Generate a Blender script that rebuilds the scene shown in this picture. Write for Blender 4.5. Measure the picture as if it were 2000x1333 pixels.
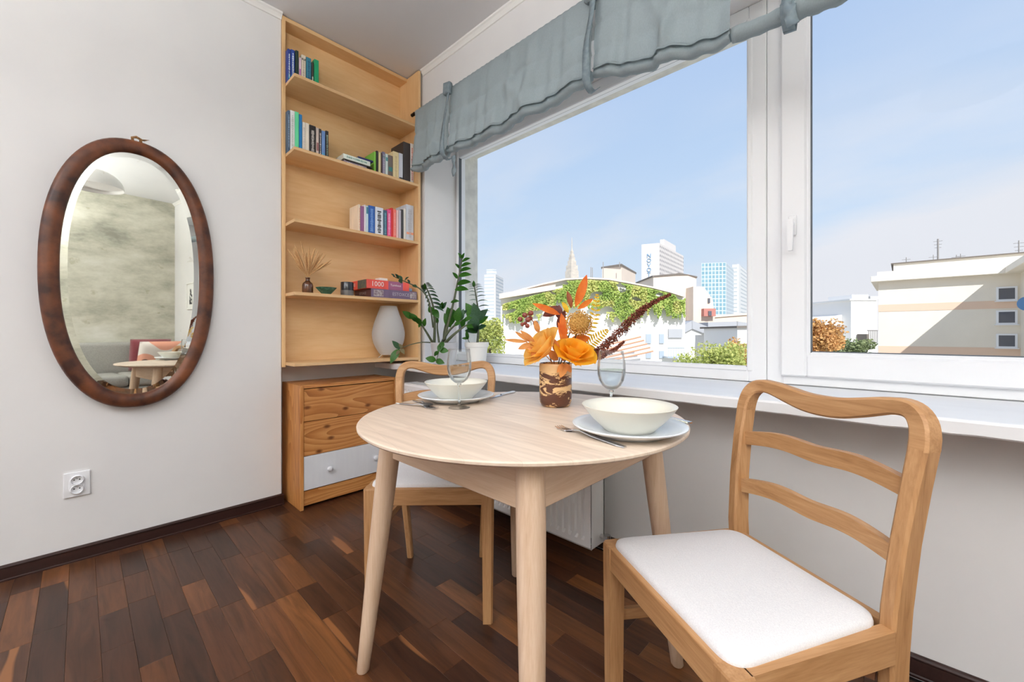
import bpy, bmesh, math, random
from mathutils import Vector, Matrix, Euler
from mathutils import noise as mnoise

# ------------------------------------------------------------------ scene, camera, world, sun
for o in list(bpy.data.objects):
    bpy.data.objects.remove(o)
SC = bpy.context.scene
COL = SC.collection
PI = math.pi

FPX, HORIZON, CAM_H = 803.0, 651.0, 1.0          # focal length in pixels of the 2000 px wide frame, horizon row, eye height
YAW = math.radians(43.6)                         # view direction, turned left of +Y
FWD = Vector((-math.sin(YAW), math.cos(YAW), 0))
RGT = Vector((math.cos(YAW), math.sin(YAW), 0))
cam_d = bpy.data.cameras.new('camera')
cam = bpy.data.objects.new('camera', cam_d)
COL.objects.link(cam)
cam.location = (0, 0, CAM_H)
cam.rotation_euler = (PI / 2, 0, YAW)
cam_d.sensor_width = 36
cam_d.lens = 36 * FPX / 2000
cam_d.shift_y = -(666.5 - HORIZON) / 2000
cam_d.clip_start = 0.05
cam_d.clip_end = 4000
SC.camera = cam

SC.view_settings.view_transform = 'Standard'
SC.view_settings.look = 'None'
SC.view_settings.gamma = 1
SC.view_settings.exposure = 0.0
SC.view_settings.use_curve_mapping = False
SC.cycles.use_denoising = True
SC.cycles.max_bounces = 10
SC.cycles.diffuse_bounces = 5
SC.cycles.glossy_bounces = 5
SC.cycles.transparent_max_bounces = 24
SC.cycles.sample_clamp_indirect = 6
SC.cycles.caustics_reflective = False
SC.cycles.caustics_refractive = False

SKY_STRENGTH = 1.0
SUN_STRENGTH = 5.0
FILL_POWER = 158.0  # strength of the added fill lamps behind the camera


def lin(c):
    r = []
    for v in c[:3]:
        v = v / 255.0
        r.append(v / 12.92 if v <= 0.04045 else ((v + 0.055) / 1.055) ** 2.4)
    return (r[0], r[1], r[2], 1.0)


def nt_new(m):
    m.use_nodes = True
    nt = m.node_tree
    for n in list(nt.nodes):
        nt.nodes.remove(n)
    return nt


def N(nt, kind, **kw):
    n = nt.nodes.new(kind)
    for k, v in kw.items():
        setattr(n, k, v)
    return n


def ramp(nt, stops, interp='LINEAR'):
    n = N(nt, 'ShaderNodeValToRGB')
    n.color_ramp.interpolation = interp
    els = n.color_ramp.elements
    els[0].position, els[0].color = stops[0]
    els[1].position, els[1].color = stops[-1]
    for p, c in stops[1:-1]:
        e = els.new(p)
        e.color = c
    return n


# sky: blue gradient towards a pale horizon with soft broken cloud
world = bpy.data.worlds.new('sky')
SC.world = world
wnt = nt_new(world)
L = wnt.links.new
tc = N(wnt, 'ShaderNodeTexCoord')
sep = N(wnt, 'ShaderNodeSeparateXYZ')
L(tc.outputs['Generated'], sep.inputs[0])
grad = ramp(wnt, [(0.0, lin((226, 230, 236))), (0.05, lin((222, 233, 246))), (0.16, lin((210, 228, 247))),
                  (0.36, lin((192, 216, 245))), (0.6, lin((178, 203, 240))), (1.0, lin((150, 180, 230)))])
L(sep.outputs['Z'], grad.inputs['Fac'])
zadd = N(wnt, 'ShaderNodeMath', operation='ADD')
zadd.inputs[1].default_value = 0.28
L(sep.outputs['Z'], zadd.inputs[0])
dx = N(wnt, 'ShaderNodeMath', operation='DIVIDE')
dy = N(wnt, 'ShaderNodeMath', operation='DIVIDE')
L(sep.outputs['X'], dx.inputs[0]); L(zadd.outputs[0], dx.inputs[1])
L(sep.outputs['Y'], dy.inputs[0]); L(zadd.outputs[0], dy.inputs[1])
cmb = N(wnt, 'ShaderNodeCombineXYZ')
L(dx.outputs[0], cmb.inputs[0]); L(dy.outputs[0], cmb.inputs[1])
cmap = N(wnt, 'ShaderNodeMapping')
cmap.inputs['Location'].default_value = (3.4, 1.2, 0)
cmap.inputs['Scale'].default_value = (0.75, 1.25, 1)
L(cmb.outputs[0], cmap.inputs[0])
cn = N(wnt, 'ShaderNodeTexNoise')
cn.inputs['Scale'].default_value = 0.85
cn.inputs['Detail'].default_value = 7
cn.inputs['Roughness'].default_value = 0.52
L(cmap.outputs[0], cn.inputs['Vector'])
cmask = ramp(wnt, [(0.0, (0, 0, 0, 1)), (0.42, (0, 0, 0, 1)), (0.54, (0.6, 0.6, 0.6, 1)), (0.66, (0.95, 0.95, 0.95, 1)), (1.0, (1, 1, 1, 1))])
L(cn.outputs['Fac'], cmask.inputs['Fac'])
cfade = ramp(wnt, [(0.0, (1, 1, 1, 1)), (0.3, (1, 1, 1, 1)), (0.5, (0.15, 0.15, 0.15, 1)), (1.0, (0.1, 0.1, 0.1, 1))])
L(sep.outputs['Z'], cfade.inputs['Fac'])
cmul = N(wnt, 'ShaderNodeMath', operation='MULTIPLY')
L(cmask.outputs[0], cmul.inputs[0]); L(cfade.outputs[0], cmul.inputs[1])


def wmath(op, a, b, clamp=False):
    n = N(wnt, 'ShaderNodeMath', operation=op, use_clamp=clamp)
    for i, v in enumerate((a, b)):
        if isinstance(v, (int, float)):
            n.inputs[i].default_value = v
        else:
            L(v, n.inputs[i])
    return n.outputs[0]


# a pale cloud bank that stands higher towards the east
ratio = wmath('MAXIMUM', wmath('MINIMUM', wmath('DIVIDE', sep.outputs['X'], wmath('MAXIMUM', wmath('ABSOLUTE', sep.outputs['Y'], 0), 0.05)), 0.6), -1.2)
btop = wmath('ADD', wmath('MULTIPLY', ratio, 0.17), wmath('MULTIPLY', wmath('SUBTRACT', cn.outputs['Fac'], 0.5), 0.3))
bank = wmath('MULTIPLY', wmath('DIVIDE', wmath('SUBTRACT', wmath('ADD', btop, 0.265), sep.outputs['Z']), 0.07, True), 0.85)
call = wmath('MAXIMUM', wmath('MULTIPLY', cmul.outputs[0], 0.75), bank)
wmix = N(wnt, 'ShaderNodeMix', data_type='RGBA')
wmix.inputs[7].default_value = lin((238, 237, 241))
L(call, wmix.inputs[0])
L(grad.outputs[0], wmix.inputs[6])
wbg = N(wnt, 'ShaderNodeBackground')
wbg.inputs['Strength'].default_value = SKY_STRENGTH
L(wmix.outputs[2], wbg.inputs[0])
wout = N(wnt, 'ShaderNodeOutputWorld')
L(wbg.outputs[0], wout.inputs[0])

sun_d = bpy.data.lights.new('sun', 'SUN')
sun_d.energy = SUN_STRENGTH
sun_d.angle = math.radians(0.5)
sun_d.color = (1.0, 0.97, 0.93)
sun = bpy.data.objects.new('sun', sun_d)
COL.objects.link(sun)
sun.location = (30, -30, 60)
sun.rotation_euler = Vector((-1, 1.0, -1.16)).to_track_quat('-Z', 'Y').to_euler()


def portal(name, loc, rot, sx, sy):
    d = bpy.data.lights.new(name, 'AREA')
    d.shape = 'RECTANGLE'
    d.size, d.size_y = sx, sy
    d.cycles.is_portal = True
    o = bpy.data.objects.new(name, d)
    COL.objects.link(o)
    o.location, o.rotation_euler = loc, rot
    return o


portal('daylight_portal', (-0.86, 2.2, 1.58), (-PI / 2, 0, 0), 3.2, 1.66)


# ------------------------------------------------------------------ helpers
def P(px, py, d):
    """world point seen at pixel (px, py) of the 2000x1333 frame, d metres in front of the camera"""
    return FWD * d + RGT * ((px - 1000) / FPX * d) + Vector((0, 0, CAM_H - (py - HORIZON) / FPX * d))


def PX(px, x):
    """(y, depth) where the column px crosses the plane x"""
    u = (px - 1000) / FPX
    v = FWD + RGT * u
    d = x / v.x
    return v.y * d, d


def tag(o, label, cat=None, group=None, kind=None):
    o['label'] = label
    if cat:
        o['category'] = cat
    if group:
        o['group'] = group
    if kind:
        o['kind'] = kind
    return o


def thing(name, label, cat, loc=(0, 0, 0), rotz=0.0, group=None, kind=None):
    o = bpy.data.objects.new(name, None)
    COL.objects.link(o)
    o.empty_display_size = 0.05
    o.location = loc
    o.rotation_euler = (0, 0, rotz)
    return tag(o, label, cat, group, kind)


def basis(o):
    M = Matrix.Identity(4)
    while o is not None:
        M = (Matrix.Translation(o.location) @ o.rotation_euler.to_matrix().to_4x4()) @ M
        o = o.parent
    return M


def finish(bm, name, mat, parent=None, smooth=False, world=False, label=None, kind=None, auto=None, recalc=True):
    if recalc:
        bmesh.ops.recalc_face_normals(bm, faces=bm.faces)
    if world and parent is not None:
        bm.transform(basis(parent).inverted())
    me = bpy.data.meshes.new(name)
    bm.to_mesh(me)
    bm.free()
    if smooth or auto is not None:
        me.polygons.foreach_set('use_smooth', [True] * len(me.polygons))
        if auto is not None:
            me.set_sharp_from_angle(angle=math.radians(auto))
    if mat is not None:
        for m in (mat if isinstance(mat, (list, tuple)) else [mat]):
            me.materials.append(m)
    o = bpy.data.objects.new(name, me)
    COL.objects.link(o)
    if parent is not None:
        o.parent = parent
    if label:
        o['label'] = label
    if kind:
        o['kind'] = kind
    return o


def wpart(bm, name, mat, parent, **kw):
    return finish(bm, name, mat, parent, world=True, **kw)


def B():
    return bmesh.new()


def box(bm, x0, x1, y0, y1, z0, z1, bev=0.0, seg=2):
    r = bmesh.ops.create_cube(bm, size=1)
    vs = r['verts']
    for v in vs:
        v.co = Vector(((x0 + x1) / 2 + v.co.x * (x1 - x0), (y0 + y1) / 2 + v.co.y * (y1 - y0), (z0 + z1) / 2 + v.co.z * (z1 - z0)))
    if bev > 0:
        es = list({e for v in vs for e in v.link_edges})
        bmesh.ops.bevel(bm, geom=es, offset=bev, segments=seg, affect='EDGES', profile=0.5)
    return bm


def lathe(bm, prof, seg=32, c=(0, 0, 0), mat_index=0):
    """prof: list of (r, z); revolve about the z axis through c"""
    rings = []
    for r, z in prof:
        if r < 1e-6:
            rings.append([bm.verts.new((c[0], c[1], c[2] + z))])
        else:
            rings.append([bm.verts.new((c[0] + r * math.cos(2 * PI * i / seg), c[1] + r * math.sin(2 * PI * i / seg), c[2] + z)) for i in range(seg)])
    for a, b in zip(rings, rings[1:]):
        for i in range(seg):
            j = (i + 1) % seg
            if len(a) == 1 and len(b) == 1:
                continue
            if len(a) == 1:
                f = bm.faces.new((a[0], b[i], b[j]))
            elif len(b) == 1:
                f = bm.faces.new((a[i], b[0], a[j]))
            else:
                f = bm.faces.new((a[i], b[i], b[j], a[j]))
            f.material_index = mat_index
    return bm


def sweep(bm, secs, closed_ends=True, loop=False):
    """secs: list of rings (lists of points, all the same length)"""
    rings = [[bm.verts.new(p) for p in s] for s in secs]
    n = len(rings[0])
    pairs = list(zip(rings, rings[1:]))
    if loop:
        pairs.append((rings[-1], rings[0]))
    for a, b in pairs:
        for i in range(n):
            j = (i + 1) % n
            bm.faces.new((a[i], a[j], b[j], b[i]))
    if closed_ends and not loop:
        bm.faces.new(rings[0][::-1])
        bm.faces.new(rings[-1])
    return bm


def tube(bm, pts, rad, seg=8, cap=True):
    """round tube along pts; rad a number or a list"""
    pts = [Vector(p) for p in pts]
    n = len(pts)
    if not isinstance(rad, (list, tuple)):
        rad = [rad] * n
    up = Vector((0, 0, 1))
    secs = []
    last = None
    for i, p in enumerate(pts):
        t = (pts[min(i + 1, n - 1)] - pts[max(i - 1, 0)]).normalized()
        if last is None:
            a = t.cross(up)
            if a.length < 1e-3:
                a = t.cross(Vector((1, 0, 0)))
        else:
            a = last - t * last.dot(t)
        a.normalize()
        last = a
        b = t.cross(a)
        secs.append([p + (a * math.cos(2 * PI * k / seg) + b * math.sin(2 * PI * k / seg)) * rad[i] for k in range(seg)])
    return sweep(bm, secs, cap)


def prism(bm, poly, z0, z1):
    """vertical prism over a polygon of (x, y)"""
    a = [bm.verts.new((x, y, z0)) for x, y in poly]
    b = [bm.verts.new((x, y, z1)) for x, y in poly]
    n = len(poly)
    bm.faces.new(a[::-1])
    bm.faces.new(b)
    for i in range(n):
        j = (i + 1) % n
        bm.faces.new((a[i], a[j], b[j], b[i]))
    return bm


def spline(pts, n):
    """Catmull-Rom through pts, n samples"""
    pts = [Vector(p) for p in pts]
    out = []
    m = len(pts) - 1
    for k in range(n):
        t = k / (n - 1) * m
        i = min(int(t), m - 1)
        f = t - i
        p0, p1, p2, p3 = pts[max(i - 1, 0)], pts[i], pts[i + 1], pts[min(i + 2, m)]
        out.append(0.5 * ((2 * p1) + (p2 - p0) * f + (2 * p0 - 5 * p1 + 4 * p2 - p3) * f * f + (3 * p1 - p0 - 3 * p2 + p3) * f ** 3))
    return out


def link_copy(src, name, parent, M):
    o = src.copy()
    o.name = name
    COL.objects.link(o)
    o.parent = parent
    o.matrix_basis = M
    return o


def text_mesh(s, size, depth=0.0):
    cu = bpy.data.curves.new('lettering', 'FONT')
    cu.body = s
    cu.size = size
    cu.extrude = depth
    cu.align_x = 'CENTER'
    cu.align_y = 'CENTER'
    cu.resolution_u = 2
    t = bpy.data.objects.new('lettering', cu)
    me = bpy.data.meshes.new_from_object(t)
    bpy.data.objects.remove(t)
    bpy.data.curves.remove(cu)
    return me


# ------------------------------------------------------------------ materials
MATS = {}


def principled(nt, rough=0.5, metal=0.0, spec=0.5):
    b = N(nt, 'ShaderNodeBsdfPrincipled')
    b.inputs['Roughness'].default_value = rough
    b.inputs['Metallic'].default_value = metal
    b.inputs['Specular IOR Level'].default_value = spec
    o = N(nt, 'ShaderNodeOutputMaterial')
    nt.links.new(b.outputs[0], o.inputs[0])
    return b


def M_plain(name, rgb, rough=0.5, metal=0.0, spec=0.5, rgb2=None, scale=(20, 20, 20), bump=0.0, detail=4, lo=0.35, hi=0.65,
            coat=0.0, sheen=0.0, trans=0.0):
    """one colour, or two blended by noise, with optional fine relief"""
    m = bpy.data.materials.new(name)
    nt = nt_new(m)
    b = principled(nt, rough, metal, spec)
    b.inputs['Base Color'].default_value = lin(rgb)
    b.inputs['Coat Weight'].default_value = coat
    b.inputs['Sheen Weight'].default_value = sheen
    if trans > 0:
        tr = N(nt, 'ShaderNodeBsdfTranslucent')
        tr.inputs['Color'].default_value = lin(rgb)
        mx = N(nt, 'ShaderNodeMixShader')
        mx.inputs[0].default_value = trans
        nt.links.new(b.outputs[0], mx.inputs[1])
        nt.links.new(tr.outputs[0], mx.inputs[2])
        out = [n for n in nt.nodes if n.type == 'OUTPUT_MATERIAL'][0]
        nt.links.new(mx.outputs[0], out.inputs[0])
    if rgb2 is not None or bump > 0:
        t = N(nt, 'ShaderNodeTexCoord')
        mp = N(nt, 'ShaderNodeMapping')
        mp.inputs['Scale'].default_value = scale
        nt.links.new(t.outputs['Object'], mp.inputs[0])
        ns = N(nt, 'ShaderNodeTexNoise')
        ns.inputs['Scale'].default_value = 1
        ns.inputs['Detail'].default_value = detail
        nt.links.new(mp.outputs[0], ns.inputs['Vector'])
        if rgb2 is not None:
            r = ramp(nt, [(lo, lin(rgb)), (hi, lin(rgb2))])
            nt.links.new(ns.outputs['Fac'], r.inputs['Fac'])
            nt.links.new(r.outputs[0], b.inputs['Base Color'])
            if trans > 0:
                nt.links.new(r.outputs[0], tr.inputs['Color'])
        if bump > 0:
            bp = N(nt, 'ShaderNodeBump')
            bp.inputs['Strength'].default_value = bump
            bp.inputs['Distance'].default_value = 0.002
            nt.links.new(ns.outputs['Fac'], bp.inputs['Height'])
            nt.links.new(bp.outputs[0], b.inputs['Normal'])
    return m


def M_wood(name, stops, axis='X', along=1.6, across=26, rough=0.45, vary=0.0, knots=None, ring=0.0, bump=0.12, spec=0.4):
    """stops: list of (pos, rgb) over the grain value; grain runs along the local axis"""
    m = bpy.data.materials.new(name)
    nt = nt_new(m)
    b = principled(nt, rough, 0, spec)
    K = nt.links.new
    t = N(nt, 'ShaderNodeTexCoord')
    oi = N(nt, 'ShaderNodeObjectInfo')
    off = N(nt, 'ShaderNodeVectorMath', operation='SCALE')
    cx = N(nt, 'ShaderNodeCombineXYZ')
    K(oi.outputs['Random'], cx.inputs[0]); K(oi.outputs['Random'], cx.inputs[1]); K(oi.outputs['Random'], cx.inputs[2])
    K(cx.outputs[0], off.inputs[0])
    off.inputs['Scale'].default_value = 13.7
    add = N(nt, 'ShaderNodeVectorMath', operation='ADD')
    K(t.outputs['Object'], add.inputs[0]); K(off.outputs[0], add.inputs[1])
    mp = N(nt, 'ShaderNodeMapping')
    sc = {'X': (along, across, across), 'Y': (across, along, across), 'Z': (across, across, along)}[axis]
    mp.inputs['Scale'].default_value = sc
    K(add.outputs[0], mp.inputs[0])
    n1 = N(nt, 'ShaderNodeTexNoise')
    n1.inputs['Scale'].default_value = 1
    n1.inputs['Detail'].default_value = 5
    n1.inputs['Roughness'].default_value = 0.6
    n1.inputs['Distortion'].default_value = 0.6
    K(mp.outputs[0], n1.inputs['Vector'])
    mp2 = N(nt, 'ShaderNodeMapping')
    mp2.inputs['Scale'].default_value = tuple(s * 5 for s in sc)
    K(add.outputs[0], mp2.inputs[0])
    n2 = N(nt, 'ShaderNodeTexNoise')
    n2.inputs['Scale'].default_value = 1
    n2.inputs['Detail'].default_value = 2
    K(mp2.outputs[0], n2.inputs['Vector'])
    mixv = N(nt, 'ShaderNodeMix', data_type='FLOAT')
    mixv.inputs[0].default_value = 0.3
    K(n1.outputs['Fac'], mixv.inputs[2]); K(n2.outputs['Fac'], mixv.inputs[3])
    val = mixv.outputs[0]
    if ring > 0:
        mp3 = N(nt, 'ShaderNodeMapping')
        mp3.inputs['Scale'].default_value = tuple(s * 0.42 for s in sc)
        K(add.outputs[0], mp3.inputs[0])
        n3 = N(nt, 'ShaderNodeTexNoise')
        n3.inputs['Scale'].default_value = 1
        n3.inputs['Detail'].default_value = 1.5
        K(mp3.outputs[0], n3.inputs['Vector'])
        mm = N(nt, 'ShaderNodeMath', operation='MULTIPLY')
        mm.inputs[1].default_value = 17
        K(n3.outputs['Fac'], mm.inputs[0])
        fr = N(nt, 'ShaderNodeMath', operation='FRACT')
        K(mm.outputs[0], fr.inputs[0])
        mr = N(nt, 'ShaderNodeMix', data_type='FLOAT')
        mr.inputs[0].default_value = ring
        K(val, mr.inputs[2]); K(fr.outputs[0], mr.inputs[3])
        val = mr.outputs[0]
    if vary > 0:
        vm = N(nt, 'ShaderNodeMath', operation='MULTIPLY_ADD')
        vm.inputs[1].default_value = vary
        vm.inputs[2].default_value = -vary / 2
        K(oi.outputs['Random'], vm.inputs[0])
        va = N(nt, 'ShaderNodeMath', operation='ADD')
        K(val, va.inputs[0]); K(vm.outputs[0], va.inputs[1])
        val = va.outputs[0]
    r = ramp(nt, [(p, lin(c)) for p, c in stops])
    K(val, r.inputs['Fac'])
    col = r.outputs[0]
    if knots is not None:
        vo = N(nt, 'ShaderNodeTexVoronoi')
        vo.inputs['Scale'].default_value = 1
        mk = N(nt, 'ShaderNodeMapping')
        vo.voronoi_dimensions = '2D'
        mk.inputs['Scale'].default_value = knots
        ks = N(nt, 'ShaderNodeSeparateXYZ')
        kc = N(nt, 'ShaderNodeCombineXYZ')
        K(add.outputs[0], ks.inputs[0])
        K(ks.outputs['Y'], kc.inputs[0]); K(ks.outputs['Z'], kc.inputs[1])
        K(kc.outputs[0], mk.inputs[0])
        K(mk.outputs[0], vo.inputs['Vector'])
        kr = ramp(nt, [(0.0, (1, 1, 1, 1)), (0.05, (0.9, 0.9, 0.9, 1)), (0.13, (0, 0, 0, 1)), (1.0, (0, 0, 0, 1))])
        K(vo.outputs['Distance'], kr.inputs['Fac'])
        km = N(nt, 'ShaderNodeMix', data_type='RGBA')
        km.inputs[7].default_value = lin((112, 62, 30))
        K(kr.outputs[0], km.inputs[0]); K(col, km.inputs[6])
        col = km.outputs[2]
    K(col, b.inputs['Base Color'])
    if bump > 0:
        bp = N(nt, 'ShaderNodeBump')
        bp.inputs['Strength'].default_value = bump
        bp.inputs['Distance'].default_value = 0.001
        K(n1.outputs['Fac'], bp.inputs['Height'])
        K(bp.outputs[0], b.inputs['Normal'])
    return m


def M_thin_glass(name, tint=(255, 255, 255), refl=0.08, blend=0.12, gain=0.6):
    """thin clear pane: light passes straight through, the surface mirrors by its angle"""
    m = bpy.data.materials.new(name)
    nt = nt_new(m)
    tr = N(nt, 'ShaderNodeBsdfTransparent')
    tr.inputs[0].default_value = lin(tint)
    gl = N(nt, 'ShaderNodeBsdfGlossy')
    gl.inputs['Roughness'].default_value = 0.0
    lw = N(nt, 'ShaderNodeLayerWeight')
    lw.inputs['Blend'].default_value = blend
    mu = N(nt, 'ShaderNodeMath', operation='MULTIPLY_ADD')
    mu.inputs[1].default_value = gain
    mu.inputs[2].default_value = refl * 0.3
    nt.links.new(lw.outputs['Fresnel'], mu.inputs[0])
    mx = N(nt, 'ShaderNodeMixShader')
    nt.links.new(mu.outputs[0], mx.inputs[0])
    nt.links.new(tr.outputs[0], mx.inputs[1])
    nt.links.new(gl.outputs[0], mx.inputs[2])
    o = N(nt, 'ShaderNodeOutputMaterial')
    nt.links.new(mx.outputs[0], o.inputs[0])
    return m


def M_glass(name, rgb=(255, 255, 255), ior=1.45):
    m = bpy.data.materials.new(name)
    nt = nt_new(m)
    g = N(nt, 'ShaderNodeBsdfGlass')
    g.inputs['Color'].default_value = lin(rgb)
    g.inputs['Roughness'].default_value = 0.0
    g.inputs['IOR'].default_value = ior
    o = N(nt, 'ShaderNodeOutputMaterial')
    nt.links.new(g.outputs[0], o.inputs[0])
    return m


def M_emit(name, rgb, strength):
    m = bpy.data.materials.new(name)
    nt = nt_new(m)
    e = N(nt, 'ShaderNodeEmission')
    e.inputs[0].default_value = lin(rgb)
    e.inputs[1].default_value = strength
    o = N(nt, 'ShaderNodeOutputMaterial')
    nt.links.new(e.outputs[0], o.inputs[0])
    return m


def M_grid(name, wall, pane, line, bw, bh, mortar=0.12, rough=0.5, vec='XZ', squash=None):
    """far facade: a regular grid of panes too small to tell apart"""
    m = bpy.data.materials.new(name)
    nt = nt_new(m)
    b = principled(nt, rough)
    t = N(nt, 'ShaderNodeTexCoord')
    sp = N(nt, 'ShaderNodeSeparateXYZ')
    cb = N(nt, 'ShaderNodeCombineXYZ')
    nt.links.new(t.outputs['Object'], sp.inputs[0])
    if vec == 'XZ':
        nt.links.new(sp.outputs['X'], cb.inputs[0])
    else:
        nt.links.new(sp.outputs['Y'], cb.inputs[0])
    nt.links.new(sp.outputs['Z'], cb.inputs[1])
    br = N(nt, 'ShaderNodeTexBrick')
    br.offset = 0
    br.inputs['Color1'].default_value = lin(pane)
    br.inputs['Color2'].default_value = lin(wall)
    br.inputs['Mortar'].default_value = lin(line)
    br.inputs['Scale'].default_value = 1
    br.inputs['Mortar Size'].default_value = mortar
    br.inputs['Brick Width'].default_value = bw
    br.inputs['Row Height'].default_value = bh
    nt.links.new(cb.outputs[0], br.inputs['Vector'])
    nt.links.new(br.outputs['Color'], b.inputs['Base Color'])
    return m


WHITE_WALL = M_plain('white_wall_paint', (231, 230, 229), 0.9, spec=0.2, rgb2=(227, 226, 226), scale=(3, 3, 3), bump=0.25)
CEIL = M_plain('ceiling_paint', (224, 224, 225), 0.95, spec=0.1, rgb2=(220, 220, 222), scale=(2, 2, 2))
TRIM_WHITE = M_plain('white_cornice_paint', (238, 237, 234), 0.8, spec=0.2)
PVC = M_plain('white_window_plastic', (240, 241, 243), 0.35, spec=0.4)
SILL = M_plain('white_sill_paint', (240, 241, 243), 0.4, spec=0.35, rgb2=(236, 237, 239), scale=(3, 9, 3))
GASKET = M_plain('dark_rubber_gasket', (86, 92, 98), 0.6)
BASEB = M_plain('dark_brown_baseboard', (52, 30, 26), 0.32, spec=0.5, rgb2=(42, 24, 20), scale=(60, 2, 60))
WIN_GLASS = M_thin_glass('window_glass', (253, 254, 255), 0.012, 0.05, 0.25)
CHROME = M_plain('stainless_steel', (205, 205, 208), 0.18, metal=1.0)
DARK_METAL = M_plain('black_metal', (28, 24, 22), 0.4, metal=0.6)
RENDER_EXT = M_plain('rough_outer_render', (226, 224, 214), 0.95, rgb2=(206, 204, 196), scale=(14, 14, 14), bump=0.6)

# ------------------------------------------------------------------ the room shell
XL, XN, XR = -2.632, -2.755, 2.27        # left wall, alcove back, right wall
YW, YR = 1.685, -3.4                     # window wall, rear wall
ZC = 2.862
WX0, WX1, WZ0, WZ1 = -2.46, 0.75, 0.755, 2.395    # window opening
YOUT = 2.18                              # outer face of the window wall

FLOOR_BASE = M_plain('dark_floor_joint', (22, 14, 10), 0.8)


def plank_material(name, use_attr):
    m = bpy.data.materials.new(name)
    nt = nt_new(m)
    K = nt.links.new
    b = principled(nt, 0.32, 0, 0.32)
    t = N(nt, 'ShaderNodeTexCoord')
    if use_attr:
        a = N(nt, 'ShaderNodeAttribute', attribute_name='tone')
        rnd = a.outputs['Fac']
    else:
        oi = N(nt, 'ShaderNodeObjectInfo')
        rnd = oi.outputs['Random']
    cx = N(nt, 'ShaderNodeCombineXYZ')
    K(rnd, cx.inputs[0]); K(rnd, cx.inputs[1]); K(rnd, cx.inputs[2])
    sc = N(nt, 'ShaderNodeVectorMath', operation='SCALE')
    sc.inputs['Scale'].default_value = 37.0
    K(cx.outputs[0], sc.inputs[0])
    ad = N(nt, 'ShaderNodeVectorMath', operation='ADD')
    K(t.outputs['Object'], ad.inputs[0]); K(sc.outputs[0], ad.inputs[1])
    mp = N(nt, 'ShaderNodeMapping')
    mp.inputs['Scale'].default_value = (3.0, 34, 10)
    K(ad.outputs[0], mp.inputs[0])
    n1 = N(nt, 'ShaderNodeTexNoise')
    n1.inputs['Scale'].default_value = 1
    n1.inputs['Detail'].default_value = 6
    n1.inputs['Roughness'].default_value = 0.62
    n1.inputs['Distortion'].default_value = 0.9
    K(mp.outputs[0], n1.inputs['Vector'])
    base = ramp(nt, [(0.0, lin((64, 40, 28))), (0.14, lin((80, 50, 33))), (0.3, lin((94, 59, 37))), (0.46, lin((70, 44, 31))),
                     (0.6, lin((108, 68, 41))), (0.74, lin((86, 53, 34))), (0.9, lin((124, 80, 47))), (1.0, lin((98, 62, 39)))], 'CONSTANT')
    K(rnd, base.inputs['Fac'])
    gr = ramp(nt, [(0.28, (0.42, 0.4, 0.39, 1)), (0.5, (0.88, 0.86, 0.84, 1)), (0.72, (1.28, 1.24, 1.18, 1))])
    K(n1.outputs['Fac'], gr.inputs['Fac'])
    mu = N(nt, 'ShaderNodeMix', data_type='RGBA', blend_type='MULTIPLY')
    mu.inputs[0].default_value = 1
    K(base.outputs[0], mu.inputs[6]); K(gr.outputs[0], mu.inputs[7])
    # narrow streaks of pale sapwood
    mp2 = N(nt, 'ShaderNodeMapping')
    mp2.inputs['Scale'].default_value = (1.1, 12, 4)
    K(ad.outputs[0], mp2.inputs[0])
    n2 = N(nt, 'ShaderNodeTexNoise')
    n2.inputs['Scale'].default_value = 1
    n2.inputs['Detail'].default_value = 2
    K(mp2.outputs[0], n2.inputs['Vector'])
    sr = ramp(nt, [(0.0, (0, 0, 0, 1)), (0.72, (0, 0, 0, 1)), (0.745, (0.75, 0.75, 0.75, 1)), (1.0, (0.85, 0.85, 0.85, 1))])
    K(n2.outputs['Fac'], sr.inputs['Fac'])
    sm = N(nt, 'ShaderNodeMix', data_type='RGBA')
    sm.inputs[7].default_value = lin((150, 98, 58))
    K(sr.outputs[0], sm.inputs[0]); K(mu.outputs[2], sm.inputs[6])
    K(sm.outputs[2], b.inputs['Base Color'])
    bp = N(nt, 'ShaderNodeBump')
    bp.inputs['Strength'].default_value = 0.08
    bp.inputs['Distance'].default_value = 0.001
    K(n1.outputs['Fac'], bp.inputs['Height'])
    K(bp.outputs[0], b.inputs['Normal'])
    return m


PLANK = plank_material('oiled_parquet_stave', False)
PLANK_ATTR = plank_material('oiled_parquet_field', True)

bm = B()
box(bm, XN, XR, YR, YW, -0.06, -0.012)
floor = finish(bm, 'floor', FLOOR_BASE)
tag(floor, 'dark brown parquet floor of narrow oiled wooden staves', 'floor', kind='structure')

rnd = random.Random(7)
PW = 0.0765
plank_lib = {}


def plank_mesh(ln):
    if ln not in plank_lib:
        g, c, h = 0.0002, 0.0006, 0.012
        x, y = ln / 2 - g, PW / 2 - g
        bmx = B()
        a = [bmx.verts.new((sx * x, sy * y, -h)) for sx, sy in ((-1, -1), (1, -1), (1, 1), (-1, 1))]
        b_ = [bmx.verts.new((sx * x, sy * y, -c)) for sx, sy in ((-1, -1), (1, -1), (1, 1), (-1, 1))]
        d = [bmx.verts.new((sx * (x - c), sy * (y - c), 0)) for sx, sy in ((-1, -1), (1, -1), (1, 1), (-1, 1))]
        for p, q in ((a, b_), (b_, d)):
            for i in range(4):
                bmx.faces.new((p[i], p[(i + 1) % 4], q[(i + 1) % 4], q[i]))
        bmx.faces.new(d)
        me = bpy.data.meshes.new('plank')
        bmesh.ops.recalc_face_normals(bmx, faces=bmx.faces)
        bmx.to_mesh(me)
        bmx.free()
        me.materials.append(PLANK)
        plank_lib[ln] = me
    return plank_lib[ln]


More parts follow.
